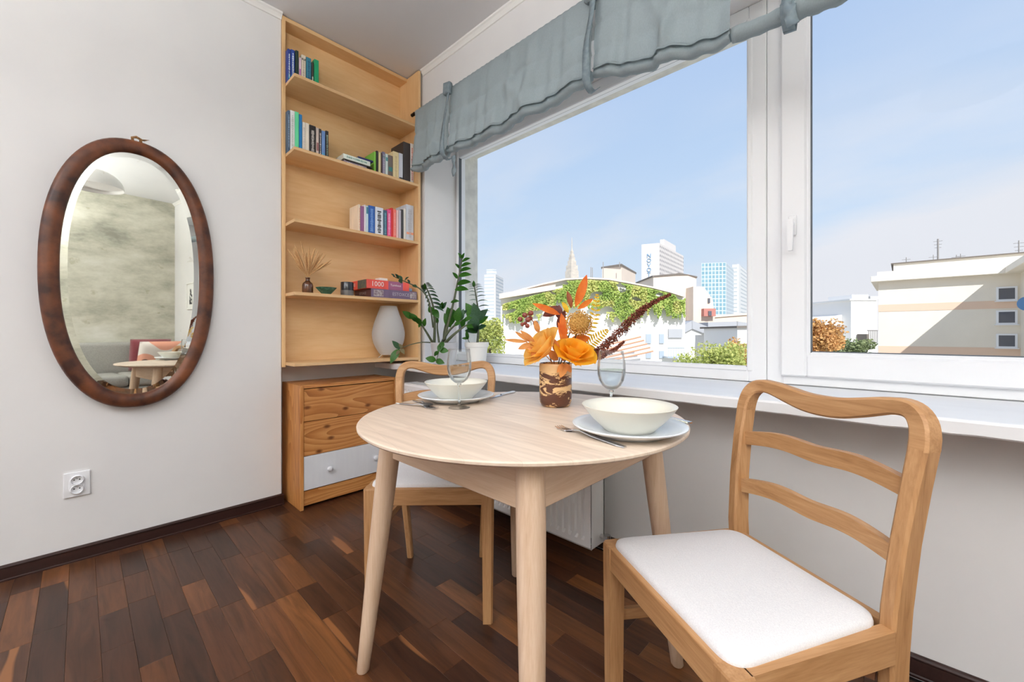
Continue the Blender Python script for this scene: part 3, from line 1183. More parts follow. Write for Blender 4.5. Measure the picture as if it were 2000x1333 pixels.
def make_chair(label, loc, rotz):
    c = thing('dining_chair', label, 'chair', loc, rotz, 'wooden dining chairs at the round table')
    HS = 0.468
    for s in (-1, 1):
        bm = B()
        secs = []
        for z, h in ((0, 0.0165), (0.2, 0.0185), (0.40, 0.0205), (HS - 0.004, 0.021), (HS, 0.0195)):
            cx, cy = s * 0.2015, 0.159
            ch = h * 0.35
            secs.append([Vector((cx + s * px_, cy + py_, z)) for px_, py_ in
                         ((-h, -h), (h, -h), (h, h - ch), (h - ch, h), (-h, h))])
        sweep(bm, secs)
        finish(bm, 'front_leg', OAK_Z, c)
        bm = B()
        secs = []
        for z, x, hx_, hy in ((0, 0.160, 0.012, 0.015), (0.15, 0.166, 0.013, 0.0175), (0.3, 0.174, 0.014, 0.021), (0.42, 0.182, 0.0145, 0.0235), (0.5, 0.187, 0.0145, 0.0235),
                              (0.62, 0.194, 0.0145, 0.022), (0.72, 0.2, 0.015, 0.021), (0.792, 0.2035, 0.0165, 0.0195)):
            yy = back_y(z)
            b_ = 0.005
            secs.append([Vector((s * (x + p), yy + q, z)) for p, q in
                         ((-hx_ + b_, -hy), (hx_ - b_, -hy), (hx_, -hy + b_), (hx_, hy - b_), (hx_ - b_, hy), (-hx_ + b_, hy), (-hx_, hy - b_), (-hx_, -hy + b_))])
        sweep(bm, secs)
        finish(bm, 'back_leg', OAK_Z, c, auto=40)
    # bent top rail that turns down into the posts
    half = [(0.2035, 0.788), (0.2025, 0.812), (0.196, 0.836), (0.181, 0.853), (0.158, 0.8585), (0.125, 0.854), (0.085, 0.844), (0.042, 0.835), (0.0, 0.8325)]
    path = [Vector((-x, 0, z)) for x, z in half] + [Vector((x, 0, z)) for x, z in half[::-1][1:]]
    pts = spline(path, 57)
    secs = []
    for i, p in enumerate(pts):
        t = (pts[min(i + 1, 56)] - pts[max(i - 1, 0)]).normalized()
        nrm = Vector((-t.z, 0, t.x))
        k = abs(p.x) / 0.2035
        w = 0.0165 + 0.0065 * max(0.0, 1 - (k / 0.7) ** 2)
        th = 0.0135 + 0.006 * max(0.0, k - 0.8) / 0.2
        yy = back_y(p.z) - 0.014 * (1 - k * k)
        q = 0.0045
        ring = []
        for a, b_ in ((-w + q, -th), (w - q, -th), (w, -th + q), (w, th - q), (w - q, th), (-w + q, th), (-w, th - q), (-w, -th + q)):
            v = p + nrm * a
            ring.append(Vector((v.x, yy + b_, v.z)))
        secs.append(ring)
    bm = B()
    sweep(bm, secs)
    finish(bm, 'top_rail', OAK_X, c, auto=40)
    for zc, hw in ((0.722, 0.192), (0.598, 0.186)):
        secs = []
        for i in range(41):
            k = -1 + 2 * i / 40
            zz = zc + 0.004 - 0.0028 * math.cos(2 * PI * abs(k) ** 0.9) - 0.009 * k ** 4
            w = 0.0172 + 0.002 * (1 - k * k)
            yy = back_y(zc) - 0.016 * (1 - k * k)
            th = 0.0085
            secs.append([Vector((k * hw, yy - th, zz - w)), Vector((k * hw, yy + th, zz - w)), Vector((k * hw, yy + th, zz + w)), Vector((k * hw, yy - th, zz + w))])
        bm = B()
        sweep(bm, secs)
        finish(bm, 'back_slat', OAK_X, c)
    bm = B()
    box(bm, -0.184, 0.184, 0.154, 0.177, 0.410, HS, 0.003, 2)
    finish(bm, 'front_rail', OAK_X, c)
    bm = B()
    box(bm, -0.172, 0.172, -0.212, -0.192, 0.410, HS, 0.003, 2)
    finish(bm, 'rear_rail', OAK_X, c)
    for s in (-1, 1):
        bm = B()
        q = [(s * 0.196, 0.142), (s * 0.219, 0.142), (s * 0.2, -0.182), (s * 0.177, -0.182)]
        prism(bm, q, 0.410, HS)
        finish(bm, 'side_rail', OAK_Y, c)
        bm = B()
        q = [(s * 0.194, 0.142), (s * 0.206, 0.142), (s * 0.176, -0.2), (s * 0.164, -0.2)]
        prism(bm, q, 0.275, 0.302)
        finish(bm, 'stretcher', OAK_Y, c)
    # padded seat, dropped into the frame
    def outline(inset, nseg=10):
        cr = [(0.213, 0.169), (-0.213, 0.169), (-0.183, -0.190), (0.183, -0.190)]
        rad_ = 0.045
        pts_ = []
        for i in range(4):
            p0, p1, p2 = Vector(cr[i - 1]), Vector(cr[i]), Vector(cr[(i + 1) % 4])
            a = p1 + (p0 - p1).normalized() * rad_
            d = p1 + (p2 - p1).normalized() * rad_
            for k in range(nseg):
                t = k / (nseg - 1)
                pts_.append((1 - t) ** 2 * a + 2 * t * (1 - t) * p1 + t * t * d)
        cen = Vector((0, -0.012))
        return [cen + (p - cen) * (1 - inset) for p in pts_]
    bm = B()
    secs = []
    for ins, z in ((0.03, 0.452), (0.025, 0.470), (0.035, 0.4775), (0.08, 0.4825), (0.25, 0.488), (0.5, 0.4915), (0.8, 0.493)):
        secs.append([Vector((p.x, p.y, z)) for p in outline(ins)])
    sweep(bm, secs)
    finish(bm, 'seat_pad', SEAT_FABRIC, c, auto=50)
    return c


def yaw_of(f):
    return math.atan2(-f[0], f[1])          # rotation that turns local +Y onto the direction f


make_chair('honey oak chair with white seat, nearest the viewer by the sill', (-0.2767, 0.9547, 0), yaw_of((-0.542, -0.841)))
make_chair('honey oak chair behind the table, tucked in near the dresser', (-1.299, 0.946, 0), yaw_of((0.705, -0.709)))

# ------------------------------------------------------------------ tableware
CREAM = M_plain('cream_glazed_stoneware', (232, 229, 216), 0.28, spec=0.5)
PLATEW = M_plain('white_glazed_plate', (232, 237, 242), 0.22, spec=0.5)
SOLID = M_glass('solid_glass_stem', (250, 252, 252))
CLEAR = M_thin_glass('clear_drinking_glass', (253, 254, 254), 0.08, 0.16, 0.55)
WATER = M_thin_glass('still_water', (246, 249, 250), 0.1, 0.2, 0.5)


def plate(label, x, y):
    p = thing('dinner_plate', label, 'plate', (x, y, TZ), 0, 'plates on the round table')
    bm = B()
    lathe(bm, [(0, 0.004), (0.078, 0.004), (0.08, 0.0005), (0.084, 0.0005), (0.088, 0.005), (0.118, 0.015), (0.1325, 0.0215), (0.1335, 0.0235), (0.132, 0.025),
               (0.118, 0.0195), (0.09, 0.0105), (0.084, 0.009), (0, 0.009)], 72)
    finish(bm, 'plate_body', PLATEW, p, smooth=True)


def bowl(label, x, y):
    p = thing('bowl', label, 'bowl', (x, y, TZ + 0.0092), 0, 'bowls on the round table')
    bm = B()
    lathe(bm, [(0, 0.002), (0.05, 0.002), (0.052, 0.0), (0.057, 0.0), (0.066, 0.009), (0.085, 0.027), (0.1, 0.045), (0.109, 0.0575), (0.1105, 0.0595), (0.109, 0.0605),
               (0.0985, 0.0485), (0.083, 0.031), (0.064, 0.013), (0.05, 0.0075), (0, 0.006)], 72)
    finish(bm, 'bowl_body', CREAM, p, smooth=True)


plate('white dinner plate at the table edge nearest the front chair', -0.476, 0.905)
plate('white dinner plate on the far side of the table', -1.150, 0.920)
bowl('cream bowl on the plate nearest the front chair', -0.476, 0.905)
bowl('cream bowl on the far plate behind the wine glass', -1.150, 0.920)


def wine_glass(label, x, y):
    g = thing('wine_glass', label, 'glass', (x, y, TZ), 0, 'wine glasses on the round table')
    bm = B()
    lathe(bm, [(0, 0.0), (0.034, 0.0), (0.0345, 0.0012), (0.02, 0.0035), (0.008, 0.008), (0.0045, 0.014), (0, 0.014)], 40)
    finish(bm, 'foot', CLEAR, g, smooth=True)
    bm = B()
    lathe(bm, [(0, 0.0142), (0.0045, 0.0142), (0.0036, 0.03), (0.0036, 0.06), (0.0046, 0.070), (0.007, 0.0765), (0, 0.0772)], 20)
    finish(bm, 'stem', SOLID, g, smooth=True)
    outer = [(0.004, 0.0775), (0.015, 0.0815), (0.026, 0.0905), (0.035, 0.106), (0.0393, 0.124), (0.0398, 0.138), (0.0385, 0.158), (0.036, 0.176), (0.0345, 0.189)]
    inner = [(r - 0.0012, z + 0.0006) for r, z in outer[1:]]
    bm = B()
    lathe(bm, [(0, 0.0775)] + outer + inner[::-1] + [(0, 0.0835)], 48)
    finish(bm, 'bowl_of_glass', CLEAR, g, smooth=True)
    bm = B()
    lathe(bm, [(0, 0.0845), (0.0135, 0.083), (0.0242, 0.0918), (0.0332, 0.1072), (0.0376, 0.1245), (0.0383, 0.136), (0, 0.136)], 40)
    finish(bm, 'water', WATER, g, auto=50)


wine_glass('wine glass with water in front of the far bowl', -1.033, 0.839)
wine_glass('wine glass with water behind the front bowl', -0.602, 1.042)


def flat_strip(bm, pts, widths, heights, th=0.0016):
    secs = []
    for (x, z), w in zip(zip(pts, heights), widths):
        secs.append([Vector((x, -w, z)), Vector((x, w, z)), Vector((x, w * 0.85, z + th)), Vector((x, -w * 0.85, z + th))])
    sweep(bm, secs)


def cutlery(kind, label, tip, end, z=TZ):
    tip, end = Vector(tip), Vector(end)
    d = (end - tip)
    ang = math.atan2(d.y, d.x)
    c = thing(kind, label, kind, (tip.x, tip.y, z + 0.0004), ang, 'cutlery on the round table')
    ln = d.length
    bm = B()
    if kind == 'knife':
        flat_strip(bm, [ln * 0.44, ln * 0.5, ln * 0.8, ln * 0.98, ln], [0.0045, 0.0055, 0.0075, 0.008, 0.006], [0.001] * 5, 0.0045)
    else:
        flat_strip(bm, [0.058, 0.08, ln * 0.55, ln * 0.9, ln], [0.0035, 0.0032, 0.0055, 0.0075, 0.005], [0.006, 0.0085, 0.004, 0.001, 0.0005], 0.0022)
    finish(bm, 'handle', CHROME, c)
    bm = B()
    if kind == 'knife':
        flat_strip(bm, [0, 0.012, 0.04, ln * 0.44], [0.0008, 0.007, 0.0095, 0.008], [0.0012] * 4, 0.0016)
        finish(bm, 'blade', CHROME, c)
    elif kind == 'fork':
        flat_strip(bm, [0.036, 0.042, 0.058], [0.0115, 0.011, 0.004], [0.0015, 0.002, 0.006], 0.0018)
        o = finish(bm, 'head', CHROME, c)
        for k in range(4):
            bm = B()
            yy = -0.0098 + k * 0.00653
            secs = []
            for x, zz in ((0.0, 0.005), (0.015, 0.0018), (0.038, 0.0018)):
                w = 0.0009 if x == 0 else 0.0017
                secs.append([Vector((x, yy - w, zz)), Vector((x, yy + w, zz)), Vector((x, yy + w, zz + 0.0015)), Vector((x, yy - w, zz + 0.0015))])
            sweep(bm, secs)
            finish(bm, 'tine', CHROME, o)
    else:
        secs_v = []
        for i in range(9):
            r_ = i / 8
            secs_v.append([Vector((0.03 + 0.03 * r_ * math.cos(2 * PI * k / 20), 0.019 * r_ * math.sin(2 * PI * k / 20), 0.0008 + 0.0072 * r_ * r_)) for k in range(20)])
        sweep(bm, secs_v[1:], closed_ends=False)
        bm.faces.new([bm.verts[k] for k in range(20)] if False else [v for v in bm.verts][:20])
        bmesh.ops.solidify(bm, geom=bm.faces[:], thickness=0.0012)
        finish(bm, 'spoon_bowl', CHROME, c, auto=60)


cutlery('fork', 'steel fork lying in front of the nearest plate', (-0.631, 0.831), (-0.420, 0.784))
cutlery('knife', 'steel knife by the table edge next to the sill', (-0.590, 1.180), (-0.405, 1.108))
cutlery('fork', 'steel fork lying left of the far plate', (-1.062, 0.772), (-1.250, 0.744))
cutlery('spoon', 'steel spoon lying left of the far wine glass', (-1.098, 0.772), (-1.262, 0.818))
cutlery('knife', 'steel knife right of the far plate', (-1.100, 1.035), (-1.142, 1.212))

# ------------------------------------------------------------------ vase and the autumn flowers in it
m = bpy.data.materials.new('two_tone_glazed_clay')
nt = nt_new(m)
b = principled(nt, 0.22, 0, 0.5)
t = N(nt, 'ShaderNodeTexCoord')
mp = N(nt, 'ShaderNodeMapping')
mp.inputs['Scale'].default_value = (14, 14, 40)
mp.inputs['Location'].default_value = (1.3, 0.2, 0.4)
nt.links.new(t.outputs['Object'], mp.inputs[0])
n1 = N(nt, 'ShaderNodeTexNoise')
n1.inputs['Scale'].default_value = 1
n1.inputs['Detail'].default_value = 5
n1.inputs['Roughness'].default_value = 0.7
n1.inputs['Distortion'].default_value = 0.8
nt.links.new(mp.outputs[0], n1.inputs['Vector'])
r = ramp(nt, [(0.0, lin((84, 50, 36))), (0.465, lin((92, 56, 40))), (0.495, lin((216, 178, 128))), (1.0, lin((228, 196, 150)))])
vs_ = N(nt, 'ShaderNodeSeparateXYZ')
nt.links.new(t.outputs['Object'], vs_.inputs[0])
vz = N(nt, 'ShaderNodeMath', operation='MULTIPLY_ADD')
vz.inputs[1].default_value = 1.3
vz.inputs[2].default_value = -0.125
nt.links.new(vs_.outputs['Z'], vz.inputs[0])
vsum = N(nt, 'ShaderNodeMath', operation='ADD')
nt.links.new(n1.outputs['Fac'], vsum.inputs[0])
nt.links.new(vz.outputs[0], vsum.inputs[1])
nt.links.new(vsum.outputs[0], r.inputs['Fac'])
nt.links.new(r.outputs[0], b.inputs['Base Color'])
VASE_M = m
VC = Vector((-0.832, 1.082, TZ))
va = thing('vase', 'brown and cream marbled clay vase in the middle of the table', 'vase', VC)
bm = B()
lathe(bm, [(0, 0), (0.040, 0), (0.047, 0.004), (0.0515, 0.014), (0.053, 0.03), (0.0535, 0.08), (0.0535, 0.13), (0.053, 0.1395), (0.0515, 0.1415), (0.050, 0.1395), (0.0495, 0.08), (0.047, 0.016), (0.04, 0.008), (0, 0.008)], 64)
finish(bm, 'vase_body', VASE_M, va, smooth=True)

VD = 1.36
STEM_D = M_plain('dark_green_wire_stem', (52, 62, 46), 0.6)
ORANGE_P = M_plain('orange_yellow_petal', (255, 190, 40), 0.6, rgb2=(255, 205, 70), scale=(30, 30, 30), trans=0.55)
PEACH_P = M_plain('soft_apricot_petal', (255, 210, 104), 0.6, rgb2=(255, 220, 136), scale=(30, 30, 30), trans=0.55)
LEAF_OR = M_plain('orange_autumn_leaf', (246, 136, 40), 0.6, rgb2=(226, 104, 30), scale=(26, 26, 26), trans=0.4)
LEAF_RUST = M_plain('rust_brown_leaf', (150, 74, 30), 0.6, rgb2=(98, 44, 22), scale=(26, 26, 26), trans=0.15)
LEAF_TAN = M_plain('tan_dry_leaf', (228, 160, 92), 0.7, rgb2=(208, 134, 70), scale=(26, 26, 26), trans=0.35)
FERN_M = M_plain('yellow_fern', (246, 202, 52), 0.7, rgb2=(230, 182, 40), scale=(40, 40, 40), trans=0.45)
SEED_M = M_plain('golden_seed_head', (190, 138, 66), 0.85, rgb2=(214, 172, 96), scale=(150, 150, 150))
BERRY_M = M_plain('dusky_red_berry', (158, 82, 66), 0.4, rgb2=(126, 60, 50), scale=(40, 40, 40))
AMAR_M = M_plain('dried_red_brown_amaranth', (140, 76, 56), 0.9, rgb2=(110, 56, 42), scale=(120, 120, 120))
PURPLE_M = M_plain('dark_plum_leaf', (98, 48, 46), 0.6, rgb2=(130, 70, 62), scale=(30, 30, 30), trans=0.1)
VIEW = -FWD
RIM = VC + Vector((0, 0, 0.1))


def leaf_blade(bm, base, tip, width, normal, curl=0.0, n=9, fold=0.25, shape=0.9):
    """tapered leaf from base to tip, a shallow V in section"""
    base, tip = Vector(base), Vector(tip)
    ax = tip - base
    ln = ax.length
    ax.normalize()
    nrm = Vector(normal)
    nrm = (nrm - ax * nrm.dot(ax)).normalized()
    side = ax.cross(nrm)
    rows_ = []
    for i in range(n):
        t = i / (n - 1)
        w = width * 0.5 * (math.sin(PI * t ** shape) ** 0.8 if 0 < t < 1 else 0.0) + 0.0006
        p = base + ax * ln * t + nrm * curl * math.sin(PI * t)
        rows_.append((bm.verts.new(p - side * w + nrm * w * fold), bm.verts.new(p), bm.verts.new(p + side * w + nrm * w * fold)))
    for a, b_ in zip(rows_, rows_[1:]):
        bm.faces.new((a[0], a[1], b_[1], b_[0]))
        bm.faces.new((a[1], a[2], b_[2], b_[1]))


def stem(parent, pts, r=0.0018, mat=STEM_D):
    bm = B()
    tube(bm, spline(pts, 10), r, 6)
    return wpart(bm, 'stem', mat, parent, smooth=True)


def rose(label, c, mat, R, axis, seed, open_=1.0):
    rr = random.Random(seed)
    t = thing('artificial_rose', label, 'flower', c, 0, 'flowers in the marbled vase')
    axis = Vector(axis).normalized()
    q = axis.to_track_quat('Z', 'Y').to_matrix().to_4x4()
    for ring_, (cnt, rad_, hh, tilt) in enumerate(((3, 0.30, 0.85, 0.05), (4, 0.52, 0.9, 0.25), (5, 0.8, 0.82, 0.55), (6, 1.0, 0.66, 0.9))):
        for k in range(cnt):
            a0 = 2 * PI * k / cnt + ring_ * 0.6 + rr.uniform(-0.12, 0.12)
            span = 2 * PI / cnt * 0.78
            bm = B()
            nu, nv = 9, 7
            g = []
            for j in range(nv):
                v = j / (nv - 1)
                row = []
                for i in range(nu):
                    u = -1 + 2 * i / (nu - 1)
                    w = (0.35 + 0.65 * math.sin(PI * min(v + 0.12, 1) * 0.62)) * (1 - 0.25 * abs(u) ** 3 * v)
                    a = a0 + u * span * w
                    rr_ = R * (0.12 + rad_ * (v ** 0.8) * (0.55 + 0.45 * open_) + (tilt * 0.16 * v ** 3)) * (1 + 0.05 * u * u)
                    z = R * hh * (1.25 * v - 0.32 * tilt * v ** 2.4 - 0.14 * abs(u) ** 2.5 * v)
                    row.append(bm.verts.new(Vector((rr_ * math.cos(a), rr_ * math.sin(a), z))))
                g.append(row)
            for a, b_ in zip(g, g[1:]):
                for i in range(nu - 1):
                    bm.faces.new((a[i], a[i + 1], b_[i + 1], b_[i]))
            bm.transform(q)
            finish(bm, 'petal', mat, t, smooth=True)
    return t


def at(px, py, dd=0.0):
    return P(px, py, VD + dd)


t1 = rose('soft apricot artificial rose, the left bloom in the vase', at(1072, 690, -0.02), PEACH_P, 0.062, RGT * -0.75 + Vector((0, 0, 0.62)) + VIEW * 0.25, 5)
stem(t1, [RIM + Vector((-0.01, 0, 0)), at(1078, 712, -0.01), at(1073, 693, -0.02)])
t2 = rose('bright orange artificial rose, the right bloom in the vase', at(1118, 704, -0.04), ORANGE_P, 0.056, RGT * 0.2 + Vector((0, 0, 0.8)) + VIEW * 0.5, 9)
stem(t2, [RIM + Vector((0.01, 0, 0)), at(1104, 715, -0.02), at(1117, 704, -0.04)])

# orange strap leaves fanned out above the blooms
t = thing('orange_leaf_spray', 'spray of long pointed orange leaves rising from the vase', 'flower', at(1100, 690, 0.02), 0, 'flowers in the marbled vase')
stem(t, [RIM, at(1102, 690, 0.01), at(1120, 620, 0.03)])
for (bx, by, tx, ty, w, mt) in ((1124, 600, 1146, 537, 0.024, LEAF_OR), (1116, 602, 1108, 569, 0.014, LEAF_RUST), (1094, 615, 1040, 593, 0.017, LEAF_OR),
                                (1128, 604, 1158, 584, 0.014, LEAF_OR), (1110, 612, 1098, 590, 0.012, FERN_M), (1104, 660, 1096, 612, 0.02, LEAF_OR),
                                (1112, 690, 1090, 630, 0.02, LEAF_OR), (1110, 668, 1152, 660, 0.028, LEAF_OR)):
    bm = B()
    leaf_blade(bm, at(bx, by, 0.02), at(tx, ty, 0.03), w * 1.25, VIEW, 0.006)
    wpart(bm, 'leaf', mt, t, smooth=True)
t = thing('plum_leaf_sprig', 'dark plum coloured leaf sprig behind the apricot rose', 'flower', at(1085, 640, 0.04), 0, 'flowers in the marbled vase')
stem(t, [RIM, at(1096, 680, 0.04), at(1088, 628, 0.05)])
for (bx, by, tx, ty, w) in ((1094, 600, 1060, 618, 0.032), (1090, 622, 1092, 596, 0.026), (1088, 640, 1104, 606, 0.024)):
    bm = B()
    leaf_blade(bm, at(bx, by, 0.05), at(tx, ty, 0.05), w, VIEW, 0.006)
    wpart(bm, 'leaf', PURPLE_M, t, smooth=True)

# round seed head
t = thing('seed_head_flower', 'round golden seed head above the orange rose', 'flower', at(1131, 632, 0.0), 0, 'flowers in the marbled vase')
stem(t, [RIM, at(1112, 690, 0.0), at(1130, 640, 0.0)])
rr = random.Random(11)
bm = B()
bmesh.ops.create_icosphere(bm, subdivisions=3, radius=0.034)
finish(bm, 'core', SEED_M, t, smooth=True)
bm = B()
for k in range(420):
    zz = 1 - 2 * (k + 0.5) / 420
    a = k * 2.39996
    rxy = math.sqrt(1 - zz * zz)
    d = Vector((rxy * math.cos(a), rxy * math.sin(a), zz))
    c = d * (0.037 + rr.uniform(-0.002, 0.005))
    s = rr.uniform(0.0022, 0.0038)
    e1 = d.orthogonal().normalized()
    e2 = d.cross(e1)
    tip_ = bm.verts.new(c + d * s * 1.6)
    b3 = [bm.verts.new(c + e1 * s * math.cos(x) + e2 * s * math.sin(x)) for x in (0, 2.1, 4.2)]
    for i in range(3):
        bm.faces.new((b3[i], b3[(i + 1) % 3], tip_))
finish(bm, 'florets', SEED_M, t, kind='stuff')

# yellow fern
t = thing('yellow_fern_sprig', 'yellow fern sprig to the right of the seed head', 'flower', at(1140, 660, 0.03), 0, 'flowers in the marbled vase')
for fr, (pts) in enumerate(([(1112, 700), (1140, 660), (1160, 620), (1166, 577)], [(1116, 700), (1142, 680), (1164, 662), (1186, 646)], [(1110, 700), (1104, 660), (1100, 630), (1106, 600)],
                            [(1118, 698), (1140, 690), (1158, 690), (1172, 692)])):
    pp = spline([at(x, y, 0.03 + 0.01 * fr) for x, y in pts], 34)
    bm = B()
    tube(bm, pp, [0.0016 - 0.0012 * i / 33 for i in range(34)], 5)
    f = wpart(bm, 'frond', FERN_M, t, smooth=True)
    bm = B()
    for i in range(7, 34, 2):
        ax = (pp[min(i + 1, 33)] - pp[i - 1]).normalized()
        sd = ax.cross(VIEW).normalized()
        ln = (0.024 if fr != 2 else 0.015) * (1 - ((i - 13) / 21) ** 2 * 0.85)
        for s in (-1, 1):
            for h_ in (0,):
                q_ = pp[i] + (pp[min(i + 1, 33)] - pp[i]) * h_
                leaf_blade(bm, q_, q_ + sd * s * ln + ax * ln * 0.35, 0.0058, VIEW + sd * 0.2, 0, 4)
    wpart(bm, 'leaflets', FERN_M, f, kind='stuff')

# berries
t = thing('berry_sprig', 'sprig of dusky red berries at the left of the bouquet', 'flower', at(1050, 640, 0.0), 0, 'flowers in the marbled vase')
stem(t, [RIM, at(1078, 690, 0.02), at(1052, 645, 0.0), at(1030, 612, 0.0)], 0.0016, LEAF_RUST)
for (x, y, dd) in ((1025, 616, 0), (1016, 624, 0.005), (1031, 625, -0.006), (1026, 632, 0.004), (1036, 622, 0.008), (1046, 632, 0), (1030, 637, -0.004), (1020, 634, 0.006), (1037, 612, 0.0)):
    bm = B()
    bmesh.ops.create_icosphere(bm, subdivisions=2, radius=0.0078 + 0.0012 * ((x * 7) % 3 - 1))
    o = finish(bm, 'berry', BERRY_M, t, smooth=True)
    o.location = at(x, y, dd) - t.location

# tan dry leaves at the lower left and over the rim
t = thing('dry_leaf_sprig', 'tan dry leaves reaching left and hanging over the vase rim', 'flower', at(1050, 675, -0.01), 0, 'flowers in the marbled vase')
stem(t, [RIM, at(1076, 706, -0.03), at(1048, 680, -0.02), at(1026, 668, -0.02)], 0.0016, LEAF_TAN)
for (bx, by, tx, ty, w) in ((1030, 668, 986, 664, 0.011), (1036, 668, 1006, 648, 0.013), (1044, 668, 1016, 646, 0.015), (1036, 672, 1012, 682, 0.018), (1048, 680, 1038, 700, 0.02),
                            (1060, 690, 1028, 678, 0.02), (1052, 650, 1044, 626, 0.018), (1088, 690, 1082, 662, 0.022), (1090, 704, 1070, 684, 0.026), (1100, 706, 1102, 684, 0.02)):
    bm = B()
    leaf_blade(bm, at(bx, by, -0.035), at(tx, ty, -0.04), w, VIEW, 0.005)
    wpart(bm, 'leaf', LEAF_TAN, t, smooth=True)
for (bx, by, tx, ty, w) in ((1104, 712, 1094, 738, 0.022), (1100, 710, 1088, 728, 0.016), (1104, 711, 1116, 728, 0.017)):
    bm = B()
    leaf_blade(bm, at(bx, by, -0.062), at(tx, ty, -0.066), w, VIEW, 0.004)
    wpart(bm, 'leaf', LEAF_TAN, t, smooth=True)

# dried amaranth branch reaching right
t = thing('amaranth_branch', 'dried red-brown amaranth branch reaching right from the vase', 'flower', at(1180, 685, 0.0), 0, 'flowers in the marbled vase')
for k, (pts, r0) in enumerate((([(1110, 712), (1150, 698), (1190, 668), (1230, 630), (1262, 600), (1308, 576)], 0.0165),
                               ([(1150, 698), (1172, 690), (1196, 686), (1218, 668)], 0.007),
                               ([(1130, 706), (1160, 698), (1176, 696), (1186, 690)], 0.0085))):
    pp = spline([at(x, y, 0.0 - 0.008 * k) for x, y in pts], 40)
    bm = B()
    tube(bm, pp, 0.0014, 5)
    s_ = wpart(bm, 'stem', AMAR_M, t, smooth=True)
    bm = B()
    for i in range(9 if k == 0 else 8, 40):
        taper = min(1, (40 - i) / 16) * (min(1, (i - 6) / 4))
        for j in range(44 if k == 0 else 16):
            d = Vector((rr.gauss(0, 1), rr.gauss(0, 1), rr.gauss(0, 1))).normalized()
            c = pp[i] + d * r0 * taper * rr.uniform(0.35, 1.0)
            s = rr.uniform(0.002, 0.0042)
            e1 = d.orthogonal().normalized()
            e2 = d.cross(e1)
            tip_ = bm.verts.new(c + d * s * 1.8)
            b3 = [bm.verts.new(c + e1 * s * math.cos(x) + e2 * s * math.sin(x)) for x in (0, 2.1, 4.2)]
            for q in range(3):
                bm.faces.new((b3[q], b3[(q + 1) % 3], tip_))
    wpart(bm, 'seed_tassel', AMAR_M, s_, kind='stuff')

# ------------------------------------------------------------------ fabric blinds over the windows
BLIND = M_plain('grey_blue_linen', (172, 184, 188), 0.95, rgb2=(166, 178, 182), scale=(300, 300, 120), bump=0.3, spec=0.05, trans=0.3)
BLIND_TIE = M_plain('grey_blue_linen_tie', (142, 156, 162), 0.95, rgb2=(128, 142, 150), scale=(60, 60, 60), bump=0.3, spec=0.05)
YB = 1.60
ZR = 2.523
bl = thing('roman_blind', 'grey-blue linen blind tied up above the fixed window', 'blind', (-1.43, YB, 2.08))
bm = B()
tube(bm, [(-2.487, YB, ZR), (-0.36, YB, ZR)], 0.0085, 14)
rod = wpart(bm, 'rod', DARK_METAL, bl, label='black metal curtain rod', smooth=True)
bm = B()
tube(bm, [(-2.49, YB, ZR), (-2.455, YB, ZR)], 0.0115, 14)
box(bm, -2.4, -2.385, YB, YW, ZR - 0.008, ZR + 0.008)
box(bm, -0.5, -0.485, YB, YW, ZR - 0.008, ZR + 0.008)
wpart(bm, 'rod_end', DARK_METAL, rod, auto=40)


def blind_panel(x0, x1, zbot, seed, droop=(0, 0), side_in=0.0):
    """one swag of cloth between two ties: falls from the rod and rolls up at the bottom"""
    nx, nz = max(40, int((x1 - x0) * 130)), 24
    bm = B()
    g = []
    rollr = 0.040
    for i in range(nx + 1):
        f = i / nx
        x = x0 + (x1 - x0) * f
        zb = zbot + droop[0] * (1 - f) + droop[1] * f - 0.018 * math.sin(PI * f)
        edge = min(f, 1 - f)
        pinch = max(0.0, 1 - edge / 0.12)
        row = []
        # over the rod
        for a in (200, 150, 100, 50, 0):
            an = math.radians(a)
            row.append(Vector((x, YB - 0.0125 * math.cos(math.radians(a - 0)) * -1 * -1, ZR + 0.0125 * math.sin(an) + 0.0015 * math.sin(x * 160))))
        for j in range(1, nz + 1):
            v = j / nz
            z = ZR - 0.01 + (zb + rollr - (ZR - 0.01)) * v
            fold = (math.sin(x * 47 + seed) * 0.5 + math.sin(x * 23 + seed * 2.1) * 0.6 + math.sin(x * 83 - seed + v * 3) * 0.3)
            fold = math.copysign(abs(fold) ** 0.8, fold) * 0.013 * (0.45 + 0.55 * v)
            diag = 0.024 * math.exp(-((f - 0.35 - 0.3 * v) / 0.05) ** 2) + 0.02 * math.exp(-((f - 0.75 + 0.2 * v) / 0.045) ** 2)
            crease = 0.008 * math.exp(-((v - 0.38 - 0.02 * math.sin(x * 9)) / 0.03) ** 2) + 0.008 * math.exp(-((v - 0.72 + 0.03 * math.sin(x * 7)) / 0.03) ** 2)
            nn = 0.006 * mnoise.noise(Vector((x * 14, z * 9, seed)))
            row.append(Vector((x, YB - 0.0125 - 0.012 * v - fold - diag * v + crease - nn - 0.01 * pinch * v, z)))
        last = row[-1]
        cy = last.y + 0.006
        for k in range(1, 13):
            an = math.radians(180 + k * 28)
            rr_ = (rollr - 0.0013 * k) * (1 - 0.25 * pinch) * (1 + 0.07 * mnoise.noise(Vector((x * 12, k * 0.5, seed + 5))))
            row.append(Vector((x, cy + rr_ * math.cos(an) * 0.85, zb + rollr + rr_ * math.sin(an))))
        g.append([bm.verts.new(p) for p in row])
    for a, b_ in zip(g, g[1:]):
        for j in range(len(a) - 1):
            bm.faces.new((a[j], a[j + 1], b_[j + 1], b_[j]))
    return wpart(bm, 'linen_panel', BLIND, bl, smooth=True)


